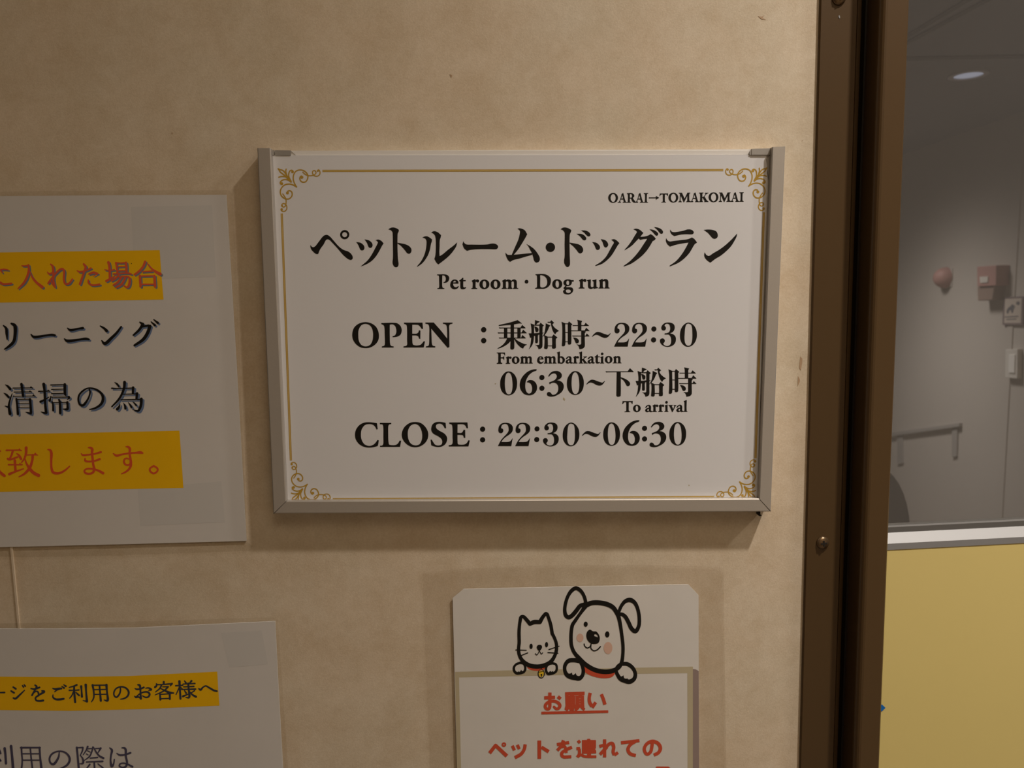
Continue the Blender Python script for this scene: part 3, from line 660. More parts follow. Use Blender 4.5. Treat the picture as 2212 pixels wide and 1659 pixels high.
TIL = "990,255! 1010,230 1040,208 1068,207 1100,218 1140,232 1165,238 1190,218! 1193,225! 1170,255 1150,268 1125,270 1090,258 1060,242 1030,238 993,260!"
ZR2 = "370,118 430,130 500,190 540,280 549,380 530,490 480,570 420,605 370,615 310,600 245,550 205,460 197,370 210,270 260,180 320,128;372,142 335,160 308,220 295,330 297,440 315,540 345,585 375,595 410,582 440,530 455,430 452,330 435,220 405,158"
SIX = "955,75! 957,90 948,103! 880,128 800,190 755,260! 728,330 718,420 725,490 750,550 780,575 810,577 845,550 860,490 858,440 835,380 795,350 752,346! 752,330! 790,302 835,297 895,315 945,370 963,430 955,510 905,580 840,610 770,612 700,590 635,520 605,430 610,340 645,250 710,170 790,110 870,80 930,72"
TH2 = "1212,228! 1195,212! 1230,160 1280,122 1340,108 1400,112 1455,145 1478,190 1470,240 1435,275 1378,302! 1430,312 1490,350 1518,410 1512,480 1470,550 1400,600 1310,638 1230,640 1180,620 1168,590 1180,555 1215,545 1245,560 1275,600! 1310,603 1360,580 1395,530 1405,460 1390,400 1350,362 1300,352 1260,362 1232,386! 1218,372! 1215,345! 1270,325 1330,295 1370,245 1372,200 1345,165 1300,160 1250,185"
def t2230(p, T):
    p.poly(TWO, N1, T); p.poly(TWO, N1, lambda x, y: T(x+365/9.617, y)); p.poly(COLON+'|'+THR+'|'+ZER, N1, T)
def t0630(p, T):
    p.poly(ZR2+'|'+SIX+'|o1064,244,54|o1064,467,54|'+TH2, N2, T); p.poly(ZR2, N2, lambda x, y: T(x+1386/9.617, y-6/9.617))
ident = lambda x, y: (x, y)
FUNE = """357,17! 500,65! 480,85! 440,100 395,155! 350,158!
|225,118! 335,158! 328,180! 328,430! 325,510 318,600 300,700 260,790 180,890! 172,880! 200,820 225,720 240,580 250,480 250,430! 250,300 240,200
|328,160! 485,155! 520,95! 625,185! 583,215! 580,400! 580,780! 570,830 530,870 460,888! 445,840 410,790 355,755! 420,762 470,755 485,735! 485,185! 328,183!
|328,205! 390,220 440,250 460,290 458,330 445,365 410,378 380,368 368,340 358,290 345,245
|165,415! 250,412! 328,412! 490,400! 580,400! 625,388! 595,415! 580,425! 580,450! 465,455! 430,490 328,492! 240,545! 210,550! 190,480
|360,490! 440,490! 460,488! 440,510! 440,685 425,705 395,708 370,700 360,680!
|675,115! 815,180! 795,210! 780,220! 740,320 690,410 640,470! 585,515! 580,505! 620,440 650,350 668,240 675,170
|728,70! 750,72! 808,70! 840,20! 930,100! 875,145! 920,220 985,280 1075,342! 1030,365 990,400 960,445! 920,400 880,320 850,220 835,150 828,98! 745,103!
|625,470! 640,468! 735,515! 735,855 715,880 670,882 635,870 628,850! 640,700 640,560|865,512! 910,445! 1025,535! 1010,560! 980,578! 978,700! 980,830 970,860 920,872 880,868 862,845! 870,700!
|735,515! 866,515! 866,540! 735,540!|735,778! 866,778! 866,800! 735,800!""".replace('\n','')
TOKI = """1148,68! 1270,120! 1258,160! 1258,760 1240,790 1190,802 1160,790 1158,760! 1168,600 1168,200
|1335,120! 1370,58! 1475,148! 1440,180! 1440,700 1430,735 1380,752 1345,740 1335,710!
|1255,118! 1342,118! 1342,140! 1255,140!|1255,377! 1342,377! 1342,399! 1255,399!|1255,655! 1342,655! 1342,678! 1255,678!
|1615,10! 1770,45! 1745,85! 1740,100! 1740,335! 1635,335! 1635,120 1630,60
|1475,168! 1500,172! 1822,172! 1865,98! 1970,188! 1960,195! 1500,195! 1490,205!
|1438,328! 1838,328! 1885,245! 1985,340! 1975,348! 1438,350!
|1465,475! 1490,482! 1740,482! 1740,506! 1500,508! 1480,512!|1838,482! 1865,482! 1900,418! 1985,495! 1975,506! 1838,508!
|1735,345! 1870,355! 1870,380! 1842,410! 1842,600! 1845,770 1835,820 1790,865 1685,890! 1675,850 1650,790 1592,742! 1660,752 1705,750 1730,735 1735,700!
|1490,538! 1560,545 1620,570 1660,615 1668,655 1655,695 1610,715 1575,700 1555,660 1530,600""".replace('\n','')
p = Print()
p.poly("""275,87 350,105 405,150 433,225 428,300 390,355 330,390 278,398 215,388 160,350 122,290 117,215 140,150 195,105;272,108 225,125 193,180 188,240 195,310 225,360 275,377 325,362 355,315 365,240 355,170 325,125
|463,98! 600,95 650,100 690,130 707,175 705,205 690,240 650,262 600,268! 595,258! 625,245 642,210 640,165 625,130 600,114 568,116! 564,118! 564,250 570,355 580,370 612,378! 610,391! 468,391! 470,377! 495,370 504,355 504,250 498,140 488,122 464,112!
|732,93! 955,93! 962,168! 945,168! 930,145 905,122 870,118 833,118! 833,225! 885,224 905,210 912,185! 930,188! 929,288! 915,285! 905,258 885,248 833,246! 835,330 842,355 865,365 900,366 935,355 970,315! 985,318! 970,390! 728,391! 728,376! 755,372 770,360 771,300 769,150 762,120 735,108!
|988,92! 1090,92! 1110,115! 1180,195 1250,285! 1248,170 1240,125 1225,112 1199,107! 1199,93! 1314,93! 1314,106! 1290,112 1276,125 1275,200 1277,385! 1255,394! 1060,165! 1063,250 1068,345 1078,368 1108,376! 1108,390! 995,390! 995,377! 1025,370 1033,350 1036,250 1033,130 1020,112 990,107!
""".replace('\n',''), O1)
ink(p); p = Print().poly('o1686,178,32|o1686,308,32', O1)
p.poly("""425,300! 650,245 900,190 1200,110 1430,32! 1655,205! 1640,225! 1560,210 1240,262! 1240,300! 1055,300! 1055,290! 900,300 430,345!
|1055,270! 1240,262! 1240,1000! 1255,1150! 1255,1500! 1240,1550 1200,1590 1130,1600 1080,1590 1050,1560 1040,1500! 1050,1150! 1055,1000!
|440,415! 500,430! 1580,430! 1670,288! 1855,450! 1845,470! 520,472! 480,490!
|370,680! 420,692! 1640,692! 1720,538! 1915,710! 1905,735! 460,738! 410,750!
|430,950! 500,965! 1610,965! 1685,820! 1865,985! 1850,1008! 520,1008! 480,1025!
|705,460! 885,460! 885,975! 705,975!|1415,460! 1590,460! 1590,975! 1415,975!
|870,1000! 1055,1000! 1055,1160! 1040,1160! 980,1235 880,1320 740,1410 600,1480 470,1530 375,1555! 365,1530! 470,1470 600,1380 720,1260 810,1130
|1235,1000! 1290,1008! 1380,1090 1500,1170 1640,1240 1780,1300 1920,1330! 1915,1350 1830,1390 1760,1470 1728,1550! 1620,1500 1500,1400 1400,1290 1310,1150 1250,1050!""".replace('\n',''), K8)
p.poly(FUNE+'|'+TOKI, K9)
p.poly(TIL, C2, lambda x, y: (x+21.8, y-214.0)); t2230(p, ident); ink(p)
p = Print()
t0630(p, ident); p.poly(TIL, C2, lambda x, y: (x+9.6, y-110.9))
p.poly("175,112! 195,117! 635,115! 680,48! 760,125! 755,132! 195,136! 185,140!|405,128! 490,128! 492,300! 490,600 485,630 450,643 415,640 398,620!|490,238! 560,262 630,300 675,345 685,385 670,412 640,425 615,415 595,380 550,310 490,260!", N3)
p.poly(FUNE+'|'+TOKI, K9, lambda x, y: (x+231.0, y+102.7)); ink(p)
p = Print()
p.poly("""375,82! 384,158! 370,162! 350,125 320,100 275,93 225,105 185,155 173,220 180,285 215,345 265,367 310,362 350,335 380,293! 397,297! 392,340 384,368! 340,382 285,389 220,382 150,345 108,285 98,225 112,160 155,105 215,75 280,70 330,75
|410,78! 555,78! 555,93! 530,98 519,115 516,200 520,320 528,350 555,358 600,358 635,340 660,300! 679,303! 665,380! 413,381! 413,366! 440,362 453,345 455,250 453,120 445,100 412,94!
|853,67 925,80 980,125 1015,190 1017,260 985,325 925,370 858,385 790,372 725,325 690,260 690,195 720,130 785,80;850,92 800,112 768,165 762,225 772,290 805,342 860,362 910,345 938,290 943,220 925,150 895,108
|1160,65 1205,70 1238,78! 1244,146! 1228,147! 1210,115 1190,95 1162,88 1128,97 1115,120 1125,150 1165,180 1225,215 1255,260 1255,300 1235,345 1190,375 1140,382 1100,375 1058,362! 1048,290! 1063,288! 1085,325 1110,355 1150,363 1185,350 1196,315 1185,280 1140,245 1085,215 1060,180 1058,140 1075,95 1115,70
|1283,73! 1512,72! 1520,145! 1503,146! 1485,112 1460,97 1420,95 1388,97! 1387,203! 1440,202 1465,165! 1484,166! 1485,268! 1468,266! 1455,235 1430,230 1387,229! 1388,310 1393,345 1420,352 1470,350 1500,335 1525,296! 1542,300! 1525,374! 1276,375! 1276,360! 1305,355 1323,340 1325,250 1322,120 1312,98 1284,90!
|o1703,157,33|o1703,291,33""".replace('\n',''), CL)
t2230(p, lambda x, y: (1075.9+(x-1326.9)*0.984, 963.6+(y-748.6)*0.98)); p.poly(TIL, C2)
t0630(p, lambda x, y: (1303.1+(x-1080.5)*0.991, 963.2+(y-854.0)*0.985)); ink(p)
for t_ in ("1488,1046! 1490,1049! 1487,1050!","1068,829! 1072,827! 1071,830!","1217,858! 1221,862! 1220,866! 1216,862!"):
    Print().poly(t_).build('speck', M['beige'], sign, WALL, PN+PS, 'faint brown speck')

# ------------------------------------------------------------------ laminated notices
PO, FO = 0.0016, 0.0013
n1 = thing('laminated_notice', 'upper left laminated notice with red and black brush lettering, no picture', 'notice', wp(250, 1182))
link('paper', slab_px([(-420,428),(0,423.5),(250,421.8),(488.5,420.8),(512,810),(532,1168.5),(250,1176.0),(0,1182.0),(-420,1194)], PO, 0.0004), M['paper'], n1)
link('film', slab_px([(-440,417),(0,414),(250,411.2),(494,411),(502,418),(511,600),(533,1170),(545,1180),(540,1190),(250,1200),(60,1204),(0,1203),(-440,1215)], FO, FO-0.0003), M['film'], n1)
def highlight(pts, par):
    q = Print(); q.fill([pts]); return q.build('highlight_band', M['yellow'], par, WALL, PO+0.00008)
for t_ in ("283,447! 458,443! 466,598! 290,604!","297,1055! 478,1040! 486,1128! 303,1136!"):
    q = Print(); q.poly(t_); q.build('show_through', M['paperedge'], n1, WALL, PO+0.00005, 'faint grey patch of a back print')
highlight([(-420,551),(0,545.2),(345,540.3),(349,596),(353.3,647),(0,653.8),(-420,662)], n1)
highlight([(-420,945),(0,938.2),(200,934.5),(387.6,930.2),(392,990),(396.2,1054),(200,1058),(0,1062.6),(-420,1072)], n1)
La=(0,550,12.289); La2=(180,550,12.289); Lb=(0,520,6.144); Lc=(0,815,13.825); Ld=(150,815,13.012); Le=(0,955,12.289); Lf=(180,955,12.289)
TRI = lambda x, y, s: "%g,%g! %g,%g! %g,%g!" % (x-s*0.75,y+s*0.55,x,y-s*0.5,x+s*0.85,y+s*0.55)
l1a = """0,405,35 100,390,40 215,405,30|20,420,40 60,480,30|-120,700,40 0,740,60 80,780,55 180,780,50 300,765,50
|580,295,30 650,300,36 740,290,38|755,275,50 765,400,55 730,560,60 640,740,60 480,900,35|795,450,20 850,590,42 960,730,62 1120,860,82
|1345,255,40 1400,310,58 1415,500,60 1418,700,58 1460,860,50|1255,455,20 1300,510,45 1400,480,40|1430,570,50 1340,670,50 1280,760,50|1420,560,50 1520,455,52 1600,390,52 1660,380,55 1700,430,55 1695,640,50 1735,775,52 1830,765,50 1920,650,42|1330,680,30 1400,790,38 1455,860,30""".replace('\n','')
l1b = """10,250,50 60,320,60 30,430,55 -20,580,55 -90,780,60|-170,420,20 -110,455,45 60,425,42 200,360,48|150,515,45 280,475,58 380,505,45|370,510,30 270,570,25|130,670,35 140,750,45 220,805,52 320,808,50 430,790,52
|665,205,70 690,300,62 705,600,62|570,400,30 700,420,30 820,400,42|610,700,60 750,620,52 840,580,30|865,215,50 890,350,45 905,480,55|865,215,35 1000,222,32 1100,215,38|1130,215,66 1145,340,60 1145,460,58|900,322,30 1120,315,30|900,430,30 1120,422,30|800,515,42 960,503,35 1180,490,42 1270,515,42|950,520,40 860,630,50 750,690,50|940,590,35 1190,585,42 1230,640,58 1205,830,62 1160,870,50 1060,810,25|1010,600,50 910,740,55 800,810,50|1120,600,50 1020,780,55 870,870,50
|1640,185,62 1590,310,60 1480,440,58 1360,530,52|1690,220,20 1800,360,42 1920,450,66 2040,515,82|1560,455,35 1720,445,35 1820,440,42|1500,560,58 1520,845,62|1500,568,35 1880,562,35|1885,565,62 1905,845,66|1530,790,38 1880,785,36""".replace('\n','')
def two_tone(groups, off, mt_top, mt_low, par, tri=()):
    a, b = Print(), Print()
    for txt, R in groups:
        a.stroke(txt, R, off=off); b.stroke(txt, R)
    for x, y, s, R in tri:
        a.poly(TRI(x+off[0],y+off[1],s), R); b.poly(TRI(x,y,s), R)
    if mt_low: a.build('lettering_shadow', mt_low, par, WALL, PO+0.00012, 'grey drop shadow print of the lettering')
    b.build('lettering', mt_top, par, WALL, PO+0.00018)
two_tone([(l1a,La),(l1b,La2)], (36,32), M['redblack'], M['shadowink'], n1)
l2 = """45,1125,15 80,1160,32 88,1230,33 95,1310,14|150,1098,24 195,1125,44 200,1250,42 180,1340,40 120,1400,35 60,1440,16|410,1240,12 445,1275,34 600,1258,26 690,1248,30 728,1256,30|895,1158,12 930,1185,32 1040,1167,26 1100,1160,34|853,1300,12 890,1328,38 1050,1312,28 1140,1302,34 1180,1310,26|1330,1130,14 1380,1160,28 1415,1195,40|1350,1325,15 1390,1365,40 1480,1290,38 1550,1220,32 1608,1142,24
|1855,1080,15 1895,1108,42|1890,1115,34 1850,1180,34 1772,1252,24|1880,1142,26 1970,1125,30|1990,1135,44 1960,1220,44 1900,1310,42 1785,1388,28|2005,1075,12 2055,1120,32|2040,1045,12 2095,1090,32""".replace('\n','')
two_tone([(l2,Lb)], (18,17), M['ink'], M['shadowblue'], n1)
l3a = """150,215,10 230,265,60 305,350,75|110,465,10 190,520,60 260,595,62|365,490,25 310,640,45 262,840,60 270,920,72 300,1085,92|150,855,20 250,890,50|640,200,75 655,300,75 690,560,70|385,320,28 880,315,22 985,316,24|420,440,28 850,435,22 950,436,24|390,567,24 940,557,22 1050,560,26|490,650,60 510,800,60 535,1095,72|490,660,25 860,652,25|895,660,80 910,800,70 925,1050,75|540,780,20 870,775,20|550,895,20 880,890,20|770,1040,15 850,1062,45 925,1085,60
|1305,200,85 1330,400,72 1350,800,70 1380,1060,80|1155,420,38 1300,415,30 1490,412,28|1210,730,72 1330,672,50 1460,590,25|1225,1030,15 1340,1070,62|1515,228,34 1900,218,28|1935,215,85 1945,500,72 1962,530,55|1540,362,30 1920,352,22|1540,488,32 1930,478,25|1520,560,25 1505,640,45 1485,700,68|1530,592,25 2010,590,28|2055,590,75 2070,615,55 2010,665,20|1555,730,46 1580,800,52 1590,990,62|1560,755,22 1980,748,25|2010,745,72 2018,850,65 2010,950,78 1880,945,20|1760,665,48 1788,750,68 1800,1070,75""".replace('\n','')
l3b = """560,340,40 580,420,45 545,560,50 465,700,62 375,790,70 300,770,60 250,640,52 275,500,55 370,390,55 500,312,42 640,308,45 800,370,58 920,490,70 945,610,80 905,730,75 800,825,62 680,880,50 565,902,30
|1270,140,12 1340,190,52 1390,265,42|1550,135,80 1540,280,72 1470,480,62 1370,640,60 1195,822,42|1190,308,42 1350,312,28 1760,302,32|1790,290,76 1785,440,62|1520,475,26 1870,466,28|1900,455,76 1885,600,62|1440,630,28 1980,620,32|2020,610,84 2015,750,76 1975,880,72 1925,945,58 1780,905,14|1420,740,15 1400,820,58 1345,895,80|1520,720,12 1560,800,52 1575,875,66|1655,705,12 1710,780,48 1745,845,56|1780,685,12 1840,740,42 1880,792,46""".replace('\n','')
tr3 = [(925,290,58,Lc),(895,412,55,Lc),(1000,530,62,Lc),(1440,390,58,Lc)]
two_tone([(l3a,Lc),(l3b,Ld)], (50,44), M['ink'], M['shadowblue'], n1, tr3)
l4a = """-60,700,60 0,790,62 60,850,80 120,895,72|-20,235,60 10,240,40
|170,218,46 330,215,36 480,213,36 570,222,30|340,235,60 305,350,55 265,430,50|205,440,55 240,465,52 460,400,50|440,300,22 500,350,60 560,445,62|395,490,72 402,600,66 412,770,66|225,600,42 370,600,35 590,600,35|250,850,72 330,815,58 620,708,34|695,150,80 690,300,66 645,440,50 575,540,34|710,342,30 870,337,32 1000,345,26|870,345,68 858,480,66 790,680,74 650,840,60 502,922,28|665,440,30 700,560,48 800,720,80 900,820,84 1025,885,88
|1270,195,35 1335,215,60 1362,280,74 1360,500,62 1370,700,62 1410,800,72 1520,830,64 1640,800,58 1750,730,50 1850,640,34""".replace('\n','')
l4b = """130,145,28 195,150,60 235,190,75 230,280,66 248,450,64 265,600,62 290,720,72 255,805,62 155,842,56 50,815,55 28,760,48 80,715,45 180,705,48 300,722,50 420,765,60 525,825,72|-60,300,20 -20,342,50 100,338,48 300,312,46 465,265,60|45,432,32 50,490,55 120,515,50 300,498,48 435,452,60
|1125,120,24 1190,128,60 1232,170,68 1230,300,60 1252,450,62 1260,560,70 1200,605,48 1120,595,52 1082,540,52 1092,460,50 1150,430,44 1210,450,34|1260,500,60 1262,620,66 1210,720,58 1110,800,48 1010,842,28|790,300,22 880,358,66 1000,332,50 1200,297,48 1400,282,50 1520,275,76 1575,290,46
|1870,630,50 1968,700,50 1968,765,50 1870,832,50 1772,765,50 1772,700,50 1870,630,50""".replace('\n','')
two_tone([(l4a,Le),(l4b,Lf)], (0,0), M['red'], None, n1, [(515,190,62,Le),(530,575,62,Le),(935,305,66,Le)])
q = Print(); q.stroke("1280,238,22", La2); q.build('speck', M['ink'], n1, WALL, PO+0.0002)

n2 = thing('laminated_notice', 'lower left laminated notice with one yellow heading band and navy text', 'notice', wp(250, 1659))
link('paper', slab_px([(-420,1368),(-200,1360),(0,1358.2),(130,1358.4),(287,1356.6),(430,1350),(594.2,1342.2),(601,1480),(611,1659),(616,1760),(620,2200),(-420,2230)], PO, 0.0004), M['paper'], n2)
link('film', slab_px([(-440,1353),(0,1347),(287,1343),(590,1333.5),(600,1340),(611,1500),(622,1659),(630,2215),(-440,2245)], FO, FO-0.0003), M['film'], n2)
q = Print(); q.poly("477,1367! 565,1362! 579,1435! 495,1442!"); q.build('show_through', M['paperedge'], n2, WALL, PO+0.00005, 'faint grey patch of a back print')
highlight([(-420,1480),(-200,1464),(0,1461.6),(133,1462.6),(280,1460.2),(469.3,1450.8),(471.5,1487),(474.1,1524.2),(310,1531.8),(150,1535.6),(0,1533.8),(-200,1538),(-420,1552)], n2)
Lg=(0,1460,13.012); Lh=(140,1460,13.012); Li=(280,1460,11.06); Lj=(0,1600,13.825); Lk=(150,1600,13.825)
p = Print()
p.stroke("""-60,475,34 0,470,39 130,466,49|370,315,47 445,365,54|312,425,47 395,475,54|375,622,45 430,640,58 560,530,52 690,405,31|630,270,34 660,315,45|680,250,38 710,290,49
|870,355,36 960,372,50 1110,325,54|985,260,45 1030,300,56 980,400,50 900,545,54|950,480,27 1020,432,40 1072,460,49 1085,560,45|1180,420,45 1245,440,65 1090,540,50 1000,620,50 1020,688,50 1110,705,54 1215,692,60
|1480,350,28 1550,372,56 1650,358,56 1725,355,56|1690,370,34 1600,398,39 1540,445,34|1490,530,29 1490,600,47 1560,655,56 1670,662,62 1790,645,58|1735,292,25 1800,340,56|1790,248,28 1850,290,56""".replace('\n',''), Lg)
p.stroke("""125,322,31 250,290,43 335,255,56|125,405,43 250,405,34 395,396,43|262,310,54 265,450,58 292,735,63|240,450,39 200,550,39 140,625,36|310,460,28 350,500,47 400,548,54|460,295,67 470,400,47 482,585,63|588,250,72 600,450,52 622,715,72|510,690,20 620,720,52
|780,260,63 808,400,52 820,560,47 800,650,43 750,730,29|790,265,39 1160,260,39|1170,255,72 1185,450,52 1200,695,69 1100,675,20|975,280,49 990,450,52 1012,700,63|820,388,34 1160,380,34|830,520,31 1170,515,31
|1560,325,36 1565,400,45 1530,520,49 1450,600,49 1390,555,45 1382,460,45 1440,360,45 1560,308,45 1700,332,49 1785,420,56 1795,500,56 1745,590,52 1650,640,43 1565,655,29""".replace('\n',''), Lh)
p.stroke("""195,212,31 240,225,54 255,300,47 262,450,47 270,545,54|125,300,20 170,320,43 260,310,40 340,275,45|270,550,31 210,502,38 150,510,47 120,485,25|150,510,34 240,430,34 350,385,38 440,390,45 478,440,49 448,500,43 380,512,38 305,475,25|385,295,25 450,287,38 518,330,49 450,347,20
|815,145,52 815,190,47|640,190,34 650,205,31 1010,188,39|648,190,29 640,240,47 608,268,54|1010,188,52 970,240,25|760,230,43 720,300,38 618,385,25|790,262,27 920,257,34|920,260,43 830,350,38 612,455,22|740,300,25 830,345,38 950,400,60 1050,410,36|725,430,38 735,565,52|740,440,27 960,428,29|958,425,52 962,555,47|750,545,29 950,537,29
|1190,130,60 1200,300,49 1215,545,52|1100,235,36 1270,225,34|1185,280,34 1110,445,25|1230,280,25 1260,320,34|1310,118,25 1345,165,47|1478,120,52 1430,180,29|1275,195,29 1560,182,38|1290,262,29 1535,252,38|1240,325,29 1575,316,43|1400,180,47 1410,300,47 1420,515,52 1340,515,20|1310,350,25 1350,410,47|1275,488,52 1390,440,29|1550,355,31 1480,400,29|1440,380,25 1500,450,43 1585,498,54
|1650,302,29 1695,332,52 1750,275,38 1820,240,36 1900,282,43 2010,345,47 2085,365,43""".replace('\n',''), Li)
p.build('lettering', M['darkink'], n2, WALL, PO+0.00018)
p = Print()
p.stroke("""-40,240,67 20,380,56|-30,560,90 20,600,56|140,230,78 160,400,69 180,680,69|330,165,84 350,350,72 390,816,83 395,1000,83|640,200,56 650,400,52 665,580,47 640,850,52 600,980,34|620,208,54 1200,208,47|1180,205,60 1200,500,60 1240,850,74 1250,980,67|905,215,47 930,500,47 970,850,56 975,980,56|640,390,40 1180,390,40|660,580,38 1190,580,38
|1770,350,36 1745,500,60 1600,700,74 1505,660,56 1482,520,56 1560,390,56 1760,315,45 1950,355,54 2065,480,65 2078,600,69 2000,730,65 1830,820,45 1740,840,29""".replace('\n',''), Lj)
p.stroke("""220,205,63 240,400,60 280,850,65 290,1000,65|220,212,38 400,202,43|402,205,52 388,300,47 322,440,34|330,440,29 398,540,54 405,670,63 300,690,25|545,175,60 510,270,47 412,420,29|540,242,34 680,232,34|702,190,49 670,320,47 600,470,47 442,590,25|540,300,29 620,340,29|500,390,29 560,425,29|722,200,34 800,340,47 900,460,56 1015,520,63|780,235,36 925,227,43|935,225,60 860,350,34|620,520,38 840,502,47|510,635,40 995,617,52|740,640,52 752,850,58 750,960,58|605,712,56 512,830,36|850,690,31 1000,810,49
|1205,215,36 1268,280,69 1240,450,54 1230,620,58 1268,765,83 1318,700,49 1342,558,38|1412,375,25 1500,428,58 1650,420,52 1822,362,60|1570,212,36 1648,222,60 1680,270,69 1682,450,63 1720,650,63 1690,765,63 1590,798,52 1495,760,52 1512,695,49 1620,672,47 1740,705,52 1882,778,63""".replace('\n',''), Lk)
p.build('lettering', M['navyink'], n2, WALL, PO+0.00018)

# ------------------------------------------------------------------ the pet notice in its wide clear pouch
pz = 0.0020
po = thing('pet_poster', 'poster with cat and dog line drawings in a wide clear pouch', 'poster', wp(1245, 1659))
Pp = (900,1200,3.16); Pc = (1090,1250,6.9125); Pt = (1040,1480,5.395); Pz = (1040,1480,10.055)
link('pouch', slab_px([(912.6,1246),(914,1240),(920,1237),(1000,1229),(1100,1224),(1248,1220.4),(1400,1220.6),(1553,1225),(1560,1228),(1563,1236),(1569,1659),(1576,2150),(952,2160),(928.5,1659)], 0.0014, 0.0010), M['pouchfilm'], po)
link('pouch_rim', slab_px([(1561.5,1236),(1563,1236),(1569,1659),(1576,2150),(1574,2150),(1567.4,1659)], 0.0017, 0.0010), M['pouchfilm'], po)
link('paper', slab_px([(977.8,1292),(1001.3,1272.4),(1250,1266.8),(1487,1262.4),(1509,1285.6),(1510,1659),(1512,2120),(1000,2130),(987,1659)], pz, 0.0014), M['posterpaper'], po)
q = Print(); q.poly("983,1451.5! 1100,1448! 1240,1445! 1496.8,1440! 1496.5,1760! 1496,2125! 1002,2128! 987,1659!;991.5,1463.5! 1240,1457.5! 1484.8,1454! 1485.6,1760! 1485,2125! 1012,2128! 996,1659!", sub=1)
q.build('printed_frame', M['beige'], po, WALL, pz+0.00006)
q = Print(); q.poly("1496.8,1445! 1503,1446 1509.3,1449.5! 1510,1659! 1511.5,2120! 1496.4,2122!", sub=1); q.build('printed_strip', M['mauve'], po, WALL, pz+0.00006)
for t_ in ("150,1285 235,1262 300,1290 310,1370 270,1410 160,1410 135,1350","625,1300 700,1262 770,1280 785,1340 755,1405 650,1425 610,1370","905,1290 950,1225 1040,1215 1130,1250 1170,1330 1175,1420 1130,1495 1000,1480 910,1400","1670,1340 1760,1275 1850,1280 1940,1370 1950,1470 1880,1540 1760,1510 1680,1430"):
    q = Print(); q.poly(t_, Pc); q.build('drawing_fill', M['posterpaper'], po, WALL, pz+0.00010)
q = Print(); q.poly("335,1318! 600,1312! 600,1345 595,1352 560,1362 500,1376 400,1365 350,1340", Pc)
q.build('drawn_collar', M['posterred'], po, WALL, pz+0.00014, 'red collar of the drawn cat')
q = Print(); q.poly("1185,1300! 1300,1370 1450,1400 1650,1395! 1640,1430 1600,1470 1500,1487 1380,1475 1260,1435 1205,1400!", Pc)
q.build('drawn_collar', M['posterred'], po, WALL, pz+0.00014, 'red collar of the drawn dog')
for t_ in ("o1127,883,52,63", "o1545,1035,65,90"):
    q = Print(); q.poly(t_, Pc); q.build('drawn_cheek', M['pink'], po, WALL, pz+0.00014, 'pink cheek of the drawn dog')
q = Print()
q.stroke("238,600,50.6 244,575,48.4 265,564,48.4 290,572,50.6 330,615,55 380,676,57.2! 440,648,66 528,648,61.6! 560,590,57.2 590,548,52.8 616,522,50.6 636,532,50.6 650,565,48.4 690,690,50.6 712,820,50.6! 750,895,46.2 775,980,48.4 772,1080,50.6 740,1170,52.8 690,1240,59.4 620,1285,66 540,1308,66 460,1312,66 370,1295,66 290,1245,59.4 238,1180,52.8 212,1100,50.6 210,1030,48.4 218,960,50.6 216,800,50.6 225,680,48.4 238,600,50.6", Pc)
q.stroke("235,1256,37.4 285,1272,35.2 308,1320,35.2 303,1372,37.4 270,1402,35.2 225,1412,39.6 180,1412,39.6 145,1378,37.4 140,1325,35.2 175,1278,35.2 235,1256,37.4|715,1262,37.4 765,1280,35.2 780,1325,35.2 770,1380,37.4 735,1408,37.4 690,1418,41.8 650,1422,39.6 622,1380,37.4 622,1325,35.2 655,1280,35.2 715,1262,37.4", Pc)
q.poly("165,1392! 200,1392! 210,1380! 218,1392! 232,1385! 247,1360! 262,1380! 295,1375! 300,1410! 240,1430 180,1425|632,1402! 658,1400! 683,1374! 695,1390! 706,1388! 718,1377! 730,1396! 760,1385! 762,1412! 690,1435 645,1428", Pc)
q.poly("o396,1010,24,40|o627,985,23,40|480,1020 495,995 525,988 555,1000 558,1035 520,1078 490,1055|o547,1420,53,70;545,1352 575,1375 586,1420 575,1465 547,1476 518,1462 508,1420 518,1375", Pc)
q.stroke("518,1075,12.1 505,1110,12.1 480,1140,13.2 460,1120,13.2|518,1075,12.1 535,1105,12.1 550,1125,13.2 570,1105,12.1|168,1065,16.5 325,1069,14.3|242,1150,15.4 345,1108,15.4|662,1058,15.4 815,1008,14.3|648,1103,16.5 798,1114,14.3|545,1330,15.4 547,1352,15.4|508,1398,9.9 545,1390,9.9 584,1380,9.9|550,1436,28.6|551,1440,13.2 551,1462,11", Pc)
q.build('cat_drawing', M['ink'], po, WALL, pz+0.00018, 'black line drawing of a cat')
q = Print()
q.stroke("1215,375,55 1203,310,50.6 1180,245,50.6 1130,175,55 1065,142,59.4 1000,180,57.2 940,275,50.6 905,400,50.6 900,490,52.8 920,555,59.4 960,578,61.6 1010,548,63.8 1070,480,63.8 1130,405,61.6 1190,385,61.6", Pc)
q.stroke("1215,400,70.4 1290,365,72.6 1400,358,72.6 1530,382,72.6 1620,430,68.2 1670,500,63.8 1705,580,59.4 1730,700,52.8 1752,850,50.6 1768,1000,50.6 1766,1130,50.6 1748,1250,55 1705,1325,61.6 1600,1380,70.4 1470,1390,70.4 1330,1355,70.4 1200,1275,68.2 1110,1185,63.8 1040,1100,55 1000,1000,52.8 992,870,52.8 1000,760,52.8 1015,690,55 1060,620,52.8 1130,520,48.4 1215,400,70.4", Pc)
q.stroke("1708,490,48.4 1745,405,50.6 1805,335,59.4 1875,318,68.2 1940,355,59.4 1988,450,52.8 2012,600,52.8 2002,715,55 1955,785,63.8 1900,750,61.6 1850,650,59.4 1800,565,59.4 1745,530,55 1700,540,55", Pc)
